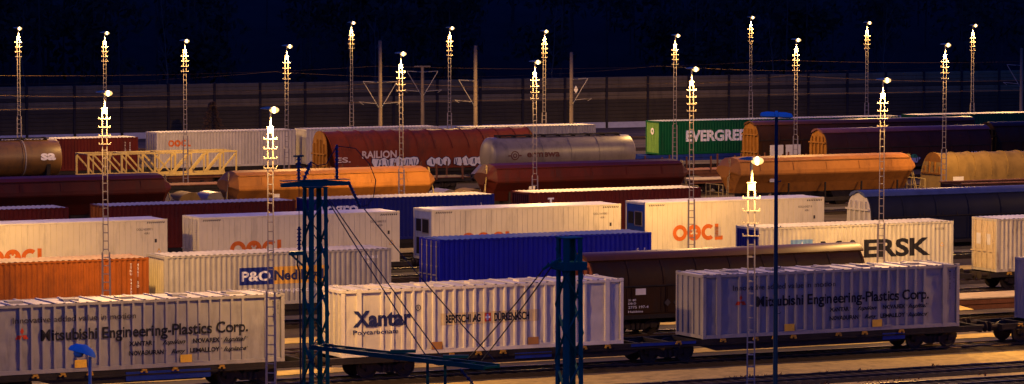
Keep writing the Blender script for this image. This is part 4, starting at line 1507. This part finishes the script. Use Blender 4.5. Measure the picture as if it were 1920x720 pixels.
# ================================================================ foreground: lattice masts, lamps, wires
def lattice_mast(loc, rz, h, wb, wt, label, pitch=.85):
    t = thing('lattice_mast', label, 'lattice mast', loc, rz, 'blue lattice masts')
    legs = []
    for sx in (-1, 1):
        for sy in (-1, 1):
            b = MB()
            p0, p1 = Vector((sx * wb, sy * wb, 0)), Vector((sx * wt, sy * wt, h))
            b.loft([[(p.x, p.y, p.z), (p.x - sx * .145, p.y, p.z), (p.x - sx * .145, p.y - sy * .025, p.z), (p.x - sx * .025, p.y - sy * .025, p.z), (p.x - sx * .025, p.y - sy * .145, p.z), (p.x, p.y - sy * .145, p.z)] for p in (p0, p1)])
            b.build('leg', M_mastblue, t)
    l = MB()
    k = int(h / pitch)
    for i in range(k):
        z0, z1 = .3 + i * pitch, .3 + (i + 1) * pitch
        if z1 > h - .2:
            break
        w0, w1 = wb + (wt - wb) * z0 / h - .02, wb + (wt - wb) * z1 / h - .02
        s = 1 if i % 2 else -1
        for sy in (-1, 1):
            l.bar((s * w0, sy * (w0 + .024), z0), (-s * w1, sy * (w1 + .024), z1), .02, .08, (0, 1, 0))
            l.bar((sy * (w0 + .024), s * w0, z0), (sy * (w1 + .024), -s * w1, z1), .02, .08, (1, 0, 0))
    l.build('lacing', M_mastblue, t)
    c = MB()
    c.box(-wt - .03, wt + .03, -wt - .03, wt + .03, h, h + .04)
    c.build('cap_plate', M_mastblue, t)
    return t

def insulator(b, p, q, r=.085, k=6, rod=.03):
    p, q = Vector(p), Vector(q)
    b.tube(p, q, rod, 8)
    for i in range(k):
        f = (i + .7) / (k + .4)
        c = p.lerp(q, f)
        d = (q - p).normalized()
        b.tube(c - d * .02, c + d * .03, r, 12, r * .5)

m1 = lattice_mast((-7.18, 138, 0), R(27), 10.0, .40, .34, 'blue lattice mast with crossarm and insulators in front of the cream container')
b = MB()
b.loft([[(x, y, z) for y, z in ((-.12, 10.06), (-.12, 10.06 + h), (.12, 10.06 + h), (.12, 10.06))] for x, h in ((-1.32, .13), (-.4, .20), (.4, .20), (1.30, .13))])
b.box(-1.34, 1.32, -.16, .16, 10.265, 10.29)
b.build('crossarm', M_mastblue, m1)
for p, q, r, k in (((-.65, 0, 10.29), (-.65, 0, 11.15), .10, 6), ((-.45, 0, 10.29), (-.15, 0, 10.95), .12, 4), ((.87, 0, 10.29), (.87, 0, 11.55), .085, 8), ((1.32, 0, 10.2), (1.75, -.1, 9.25), .085, 8), ((-.64, 0, 7.72), (-.64, 0, 8.6), .10, 6)):
    b = MB()
    insulator(b, p, q, r, k, .05)
    b.build('insulator', M_insul, m1)
b = MB()
b.box(-1.02, -.42, -.09, .09, 7.56, 7.70)
b.bar((-.95, 0, 7.58), (-.42, 0, 7.1), .06, .06)
b.build('bracket', M_mastblue, m1)
b = MB()
b.path([(-.85, 0, 11.17), (-.45, 0, 11.17)], .035)
b.build('bracket', M_mastblue, m1)
for pts, r in (([(-.64, 0, 10.1), (-.64, 0, 8.6)], .014),
               ([(-.15, 0, 10.95), (.1, 0, 10.8), (.45, 0, 10.85), (.75, 0, 11.3), (.87, 0, 11.5)], .02),
               ([(-.7, 0, 7.56), (-.72, 0, 7.2), (-.62, 0, 6.9), (-.6, 0, 3), (-.55, 0, 0)], .03),
               ([(.87, 0, 11.5), (1.6, -.05, 11.4), (2.15, -.1, 10.8), (2.4, -.1, 10.2), (2.3, -.1, 9.6), (2.05, -.1, 9.3), (1.75, -.1, 9.25)], .016)):
    b = MB()
    b.path(pts, r)
    b.build('jumper_cable', M_wire, m1)
# ladder-like gantry reaching toward the viewer
gt = thing('cable_gantry', 'low blue ladder gantry reaching right from the lattice mast', 'gantry', (-3.9, 133.4, 0), 0)
b = MB()
P0, P1 = Vector((-3.1, 3.0, 4.35)), Vector((3.2, -2.9, 4.25))
d = (P1 - P0).normalized()
sd = Vector((d.y, -d.x, 0)) * .36
for s in (-1, 1):
    b.bar(P0 + sd * s, P1 + sd * s, .09, .16)
for i in range(9):
    c = P0.lerp(P1, i / 8)
    b.bar(c + sd, c - sd, .07, .08)
    if i < 8:
        e = P0.lerp(P1, (i + 1) / 8)
        b.bar(c + sd, e - sd, .05, .05)
b.build('boom', M_gantry, gt)
for f in (.64, .74):
    c = P0.lerp(P1, f)
    b = MB()
    b.bar(c - Vector((0, 0, .1)), Vector((c.x, c.y, 0)), .10, .10)
    b.build('post', M_gantry, gt)
for f in (.50, .80):
    c = P0.lerp(P1, f)
    b = MB()
    b.box(c.x - .45, c.x + .45, c.y - .10, c.y + .10, 4.44, 4.54)
    b.build('tray', M_gantry, gt)
b = MB()
insulator(b, (2.1, -2.2, 4.1), (2.9, -2.6, 3.2), .09, 7, .03)
b.build('insulator', M_insul, gt)

m2 = lattice_mast((1.73, 114, 0), R(27), 9.95, .34, .29, 'blue lattice mast without a crossarm in front of the gap after the cream container')
b = MB()
b.box(-.40, .40, -.40, .40, 9.0, 9.25)
b.bar((-.9, 0, 9.05), (-.3, 0, 9.35), .07, .07)
b.bar((-.85, -.2, 9.2), (-.3, -.2, 9.0), .05, .05)
b.build('collar', M_mastblue, m2)

def wire(pts, r, label, name='overhead_wire', group=None, sag=0.0):
    b = MB()
    out = []
    for a, c in zip(pts[:-1], pts[1:]):
        a, c = Vector(a), Vector(c)
        k = 10
        for i in range(k):
            f = i / k
            p = a.lerp(c, f)
            p.z -= sag * 4 * f * (1 - f)
            out.append(p)
    out.append(Vector(pts[-1]))
    b.path(out, r, 5)
    return tag(b.build(name, M_wire), label, 'wire', group)
wire([(-6.75, 137.9, 9.6), (-3.05, 133.0, 4.4)], .022, 'thin black stay wire from mast head to gantry, lower of the parallel pair', sag=.05)
wire([(-6.6, 137.9, 9.5), (-2.5, 132.6, 4.4)], .022, 'thin black stay wire from mast head to gantry, upper of the parallel pair', sag=.05)
wire([(-5.4, 137.9, 9.25), (-.55, 130.6, 4.4)], .022, 'thin black wire from the hanging insulator down to the gantry tip', sag=.1)
wire([(1.1, 114, 9.2), (-1.55, 131.5, 4.4)], .022, 'thin black wire from the gantry up to the bare lattice mast, left of the pair', sag=.05)
wire([(1.2, 114, 9.1), (-1.05, 131.1, 4.4)], .022, 'thin black wire from the gantry up to the bare lattice mast, right of the pair', sag=.05)

# blue hooded street lamp, bottom left
t = thing('street_lamp', 'short street lamp with a blue mushroom hood in front of the left silver container', 'street lamp', (-12.75, 114, 0), R(-12))
b = MB()
b.tube((.0, 0, 0), (0, 0, 6.35), .065, 14, .05)
b.build('post', M_palepole, t, True)
b = MB()
n_ = 20
secs = []
for x, rr, hz, dz in ((-.66, .05, .04, .16), (-.60, .16, .12, .15), (-.42, .26, .20, .13), (-.15, .29, .23, .08), (.04, .24, .19, .0), (.14, .14, .10, -.06), (.17, .05, .03, -.08)):
    secs.append([(x, rr * math.cos(2 * math.pi * i / n_), 6.42 + dz + (hz * math.sin(2 * math.pi * i / n_) if math.sin(2 * math.pi * i / n_) > 0 else .12 * hz * math.sin(2 * math.pi * i / n_))) for i in range(n_)])
b.loft(secs)
b.build('lamp_hood', M_bluehood, t, True)
b = MB()
b.lathe_x([(-.52, .02), (-.48, .10), (-.36, .14), (-.24, .11), (-.2, .02)], 6.46, 14)
b.build('lamp_bowl', mat('lamp_glass', (.5, .5, .5), .15), t, True)
# tall slim pole with flat blue luminaires
t = thing('street_lamp', 'tall slim dark pole with flat blue twin luminaire in front of the right silver container', 'street lamp', (9.77, 140, 0), 0)
b = MB()
b.tube((0, 0, 0), (0, 0, 12.5), .10, 14, .06)
for z in (5.2, 6.9, 8.4, 10.1):
    b.tube((.0, 0, z), (.16, 0, z), .015, 6)
    b.tube((.16, 0, z), (.18, 0, z + .07), .015, 6)
b.build('post', M_polepaint, t, True)
for sx, dy in ((-1, .1), (1, -.15)):
    b = MB()
    secs = []
    for x, hy, hz in ((.03, .10, .10), (.10, .20, .15), (.35, .24, .16), (.55, .18, .12), (.60, .06, .05)):
        secs.append([(sx * x, dy * x + hy * math.cos(2 * math.pi * i / n_), 12.53 - .06 * x * (1 if sx > 0 else -.3) + hz * (math.sin(2 * math.pi * i / n_) if math.sin(2 * math.pi * i / n_) > 0 else .4 * math.sin(2 * math.pi * i / n_))) for i in range(n_)])
    b.loft(secs)
    b.build('lamp_hood', M_bluehood, t, True)
b = MB()
b.tube((0, 0, 12.5), (0, 0, 12.72), .12, 12, .05)
b.build('hub', M_bluehood, t, True)

# ================================================================ catenary poles and wires at the back
def cpole(u, n, h, label, arms, top=False):
    t = thing('catenary_pole', label, 'catenary pole', W(u, n), 0, 'catenary poles')
    b = MB()
    b.tube((0, 0, 0), (0, 0, h), .20, 14, .15)
    b.build('post', M_concrete, t, True)
    for sx in arms:
        b = MB()
        b.tube((0, -.1, 6.9), (sx * 1.55, -.1, 7.0), .035, 6)
        b.tube((sx * .1, -.1, 4.6), (sx * 1.5, -.1, 6.95), .035, 6)
        b.tube((sx * .35, -.1, 5.0), (sx * 1.9, -.1, 5.25 - .1), .03, 6)
        b.tube((sx * 1.9, -.1, 5.15), (sx * 1.5, -.1, 4.9), .025, 6)
        b.build('cantilever', M_cant, t)
        b = MB()
        insulator(b, (sx * .24, -.1, 6.93), (sx * .6, -.1, 6.95), .08, 4)
        insulator(b, (sx * .18, -.1, 4.72), (sx * .36, -.1, 5.02), .08, 3)
        b.build('insulator', M_insul, t)
    if top:
        b = MB()
        b.box(-.8, .8, -.08, .08, h + .002, h + .12)
        b.build('top_arm', M_concrete, t)
    return t
cpole(142.9, 312, 10.7, 'concrete catenary pole with two raised cantilevers, first from the left', (-1, 1))
cpole(159.4, 338, 7.4, 'shorter brown pole with a flat top arm between the concrete poles', (-1, 1), True)
cpole(152.5, 312, 10.16, 'concrete catenary pole with one cantilever on its left side', (-1,))
t4 = cpole(162.4, 312, 9.42, 'concrete catenary pole with a white diamond sign on its right cantilever', (1,))
b = MB()
b.loft([[(.42, y, 5.6), (.62, y, 5.95), (.42, y, 6.35), (.22, y, 5.95)] for y in (-.2, -.17)])
b.build('diamond_sign', M_plate, t4)
cpole(224.7, 330, 8.72, 'concrete catenary pole cut by the right frame edge', (-1,))
M_lwire = mat('copper_wire', (.10, .06, .025), .5, .3, .1)
def cwire(n, z, sag, lab):
    us = [96, 142.9, 185, 232]
    b = MB()
    pts = []
    for a, c in zip(us[:-1], us[1:]):
        for i in range(12):
            f = i / 12
            pts.append(W(a + (c - a) * f, n, z - sag * 4 * f * (1 - f)))
    b.path(pts, .013, 5)
    tag(b.build('catenary_wire', M_lwire), lab, 'wire', 'catenary wires along the noise barrier')
cwire(310.6, 7.0, .9, 'sagging carrier wire of the nearer catenary in front of the noise barrier')
cwire(310.7, 5.2, .05, 'straight contact wire of the nearer catenary in front of the noise barrier')
cwire(336.5, 7.2, .8, 'sagging carrier wire of the farther catenary in front of the noise barrier')
cwire(336.6, 5.4, .05, 'straight contact wire of the farther catenary in front of the noise barrier')
cwire(312.0, 8.4, .5, 'feeder wire high on the concrete catenary poles')

# ================================================================ noise barrier
t = thing('noise_barrier', 'long dark horizontal-panelled noise barrier behind the whole yard', 'noise barrier', W(0, 357), A)
b = MB()
b2 = MB()
for k in range(12):
    z0 = .62 + k * .40
    bb = b if k >= 9 or k in (6, 7) else b2
    bb.prism([(-.06, z0), (-.10, z0 + .06), (-.10, z0 + .33), (-.06, z0 + .392), (.10, z0 + .392), (.10, z0)], 60, 330)
b2.build('wall_panel', M_wallpanel2, t)
b.build('wall_panel', M_wallpanel, t)
b = MB()
b.box(60, 330, -.14, .14, 0, .612)
b.build('plinth', M_plinth, t)
for i in range(55):
    b = MB()
    x = 60 + i * 5.0
    b.box(x - .13, x + .13, -.20, .20, 0, 5.5)
    b.build('post', M_wallpost, t)

# ================================================================ hill, forest, trees
b = MB()
rows = []
rnd = random.Random(3)
for j in range(14):
    n = 366 + j * 16
    rows.append([(u, n, (j / 13.0) ** 1.1 * 46 + rnd.uniform(-.5, .5) - .3) for u in range(-60, 480, 20)])
b.loft(rows, closed=False)
o = b.build('hill', mat('forest_floor', (.020, .017, .010), .95, 0, .4, .2), None, True)
o.rotation_euler = (0, 0, A)
tag(o, kind='structure')
def leafcloud(b, c, rx, rz, k, s, rnd):
    for _ in range(k):
        while True:
            x, y, z = rnd.uniform(-1, 1), rnd.uniform(-1, 1), rnd.uniform(-1, 1)
            if x * x + y * y + z * z < 1:
                break
        p = Vector((c[0] + x * rx, c[1] + y * rx, c[2] + z * rz))
        a = Vector((rnd.gauss(0, 1), rnd.gauss(0, 1), rnd.gauss(0, 1))).normalized()
        q = a.orthogonal().normalized()
        ss = s * rnd.uniform(.5, 1.4)
        b.poly([p + a * ss, p + q * ss * .6, p - a * ss, p - q * ss * .6])
fo = MB()
ft = MB()
rnd = random.Random(11)
for i in range(230):
    n = rnd.uniform(366, 420)
    u = rnd.uniform(80, 300)
    zb = max(0, ((n - 366) / 16 / 13) ** 1.1 * 46)
    h = rnd.uniform(9, 20)
    ft.tube((u, n, zb - .5), (u + rnd.uniform(-.6, .6), n, zb + h), rnd.uniform(.10, .22), 5, .04)
    for q in range(4):
        leafcloud(fo, (u + rnd.uniform(-2, 2), n + rnd.uniform(-2, 2), zb + h * rnd.uniform(.25, 1.0)), rnd.uniform(1.6, 3.0), rnd.uniform(1.2, 2.6), 42, .5, rnd)
o = fo.build('forest', M_leaf)
o.rotation_euler = (0, 0, A)
tag(o, 'dark forest on the hillside behind the noise barrier', 'forest', kind='stuff')
o = ft.build('forest_trunks', M_bark)
o.rotation_euler = (0, 0, A)
tag(o, 'dark trunks in the forest behind the noise barrier', 'forest', kind='stuff')
birch = [(127, 362, 13, 'bare thin tree leaning behind the barrier at the left of the picture'), (141.5, 361.5, 14, 'bare thin forked tree behind the barrier, left of the first concrete pole'), (165, 362, 12, 'bare thin tree behind the barrier between the second and third concrete poles'), (186, 362.5, 13, 'bare thin tree behind the barrier above the slate blue container'), (213, 362, 12, 'bare thin tree behind the barrier above the green containers'), (228, 362, 12.5, 'bare thin tree behind the barrier near the right frame edge')]
for u, n, h, lab in birch:
    t = thing('bare_tree', lab, 'tree', W(u, n), A, 'bare trees behind the noise barrier')
    b = MB()
    p = Vector((0, 0, 0))
    pts = [p.copy()]
    for i in range(7):
        p += Vector((rnd.uniform(-.3, .3), 0, h / 7))
        pts.append(p.copy())
    for i in range(7):
        b.tube(pts[i], pts[i + 1], .13 - .016 * i, 6, .13 - .016 * (i + 1))
    b.build('trunk', M_birch, t)
    c = MB()
    for i in range(16):
        f = rnd.randint(2, 6)
        a = rnd.uniform(0, 6.28)
        e = pts[f] + Vector((math.cos(a) * rnd.uniform(.8, 2), math.sin(a), rnd.uniform(.8, 2.2)))
        c.tube(pts[f], e, .035, 4, .01)
        c.tube(e, e + Vector((rnd.uniform(-.6, .6), 0, rnd.uniform(.3, 1))), .012, 4, .005)
    c.build('branches', M_birch, t)
t = thing('conifer', 'small brownish conifer standing in front of the noise barrier', 'tree', W(142.0, 350), A)
b = MB()
b.tube((0, 0, 0), (0, 0, 3.6), .10, 7, .02)
b.build('trunk', M_bark, t)
b = MB()
for i in range(900):
    z = rnd.uniform(.5, 3.9)
    r = (1 - (z - .3) / 3.9) * 1.35 + .12
    a = rnd.uniform(0, 6.28)
    q = r * math.sqrt(rnd.uniform(.1, 1)) * (1 + .25 * math.sin(3 * a + z * 2))
    p = Vector((q * math.cos(a), q * math.sin(a), z - .15 * q))
    d = Vector((math.cos(a), math.sin(a), -.25 + rnd.uniform(-.3, .3))).normalized()
    s = d.orthogonal().normalized()
    b.poly([p - d * .16, p + s * .06, p + d * .2, p - s * .06])
b.build('crown', M_needle, t)
# dry weeds along the front track
b = MB()
for i in range(1500):
    u = rnd.uniform(60, 112)
    n = rnd.choice((142.9, 139.3, 143.1, 139.0)) + rnd.gauss(0, .22)
    if math.sin(u * 1.3) + math.sin(u * .37 + 1) < .2:
        continue
    h = rnd.uniform(.03, .14)
    a = rnd.uniform(0, 6.28)
    p = Vector((u, n, .02))
    q = Vector((math.cos(a) * .05, math.sin(a) * .05, 0))
    b.poly([p - q, p + q, p + Vector((rnd.uniform(-.12, .12), rnd.uniform(-.1, .1), h))])
o = b.build('dry_weeds', M_weed)
o.rotation_euler = (0, 0, A)
tag(o, 'dry brown weeds along the front track', 'weeds', kind='stuff')
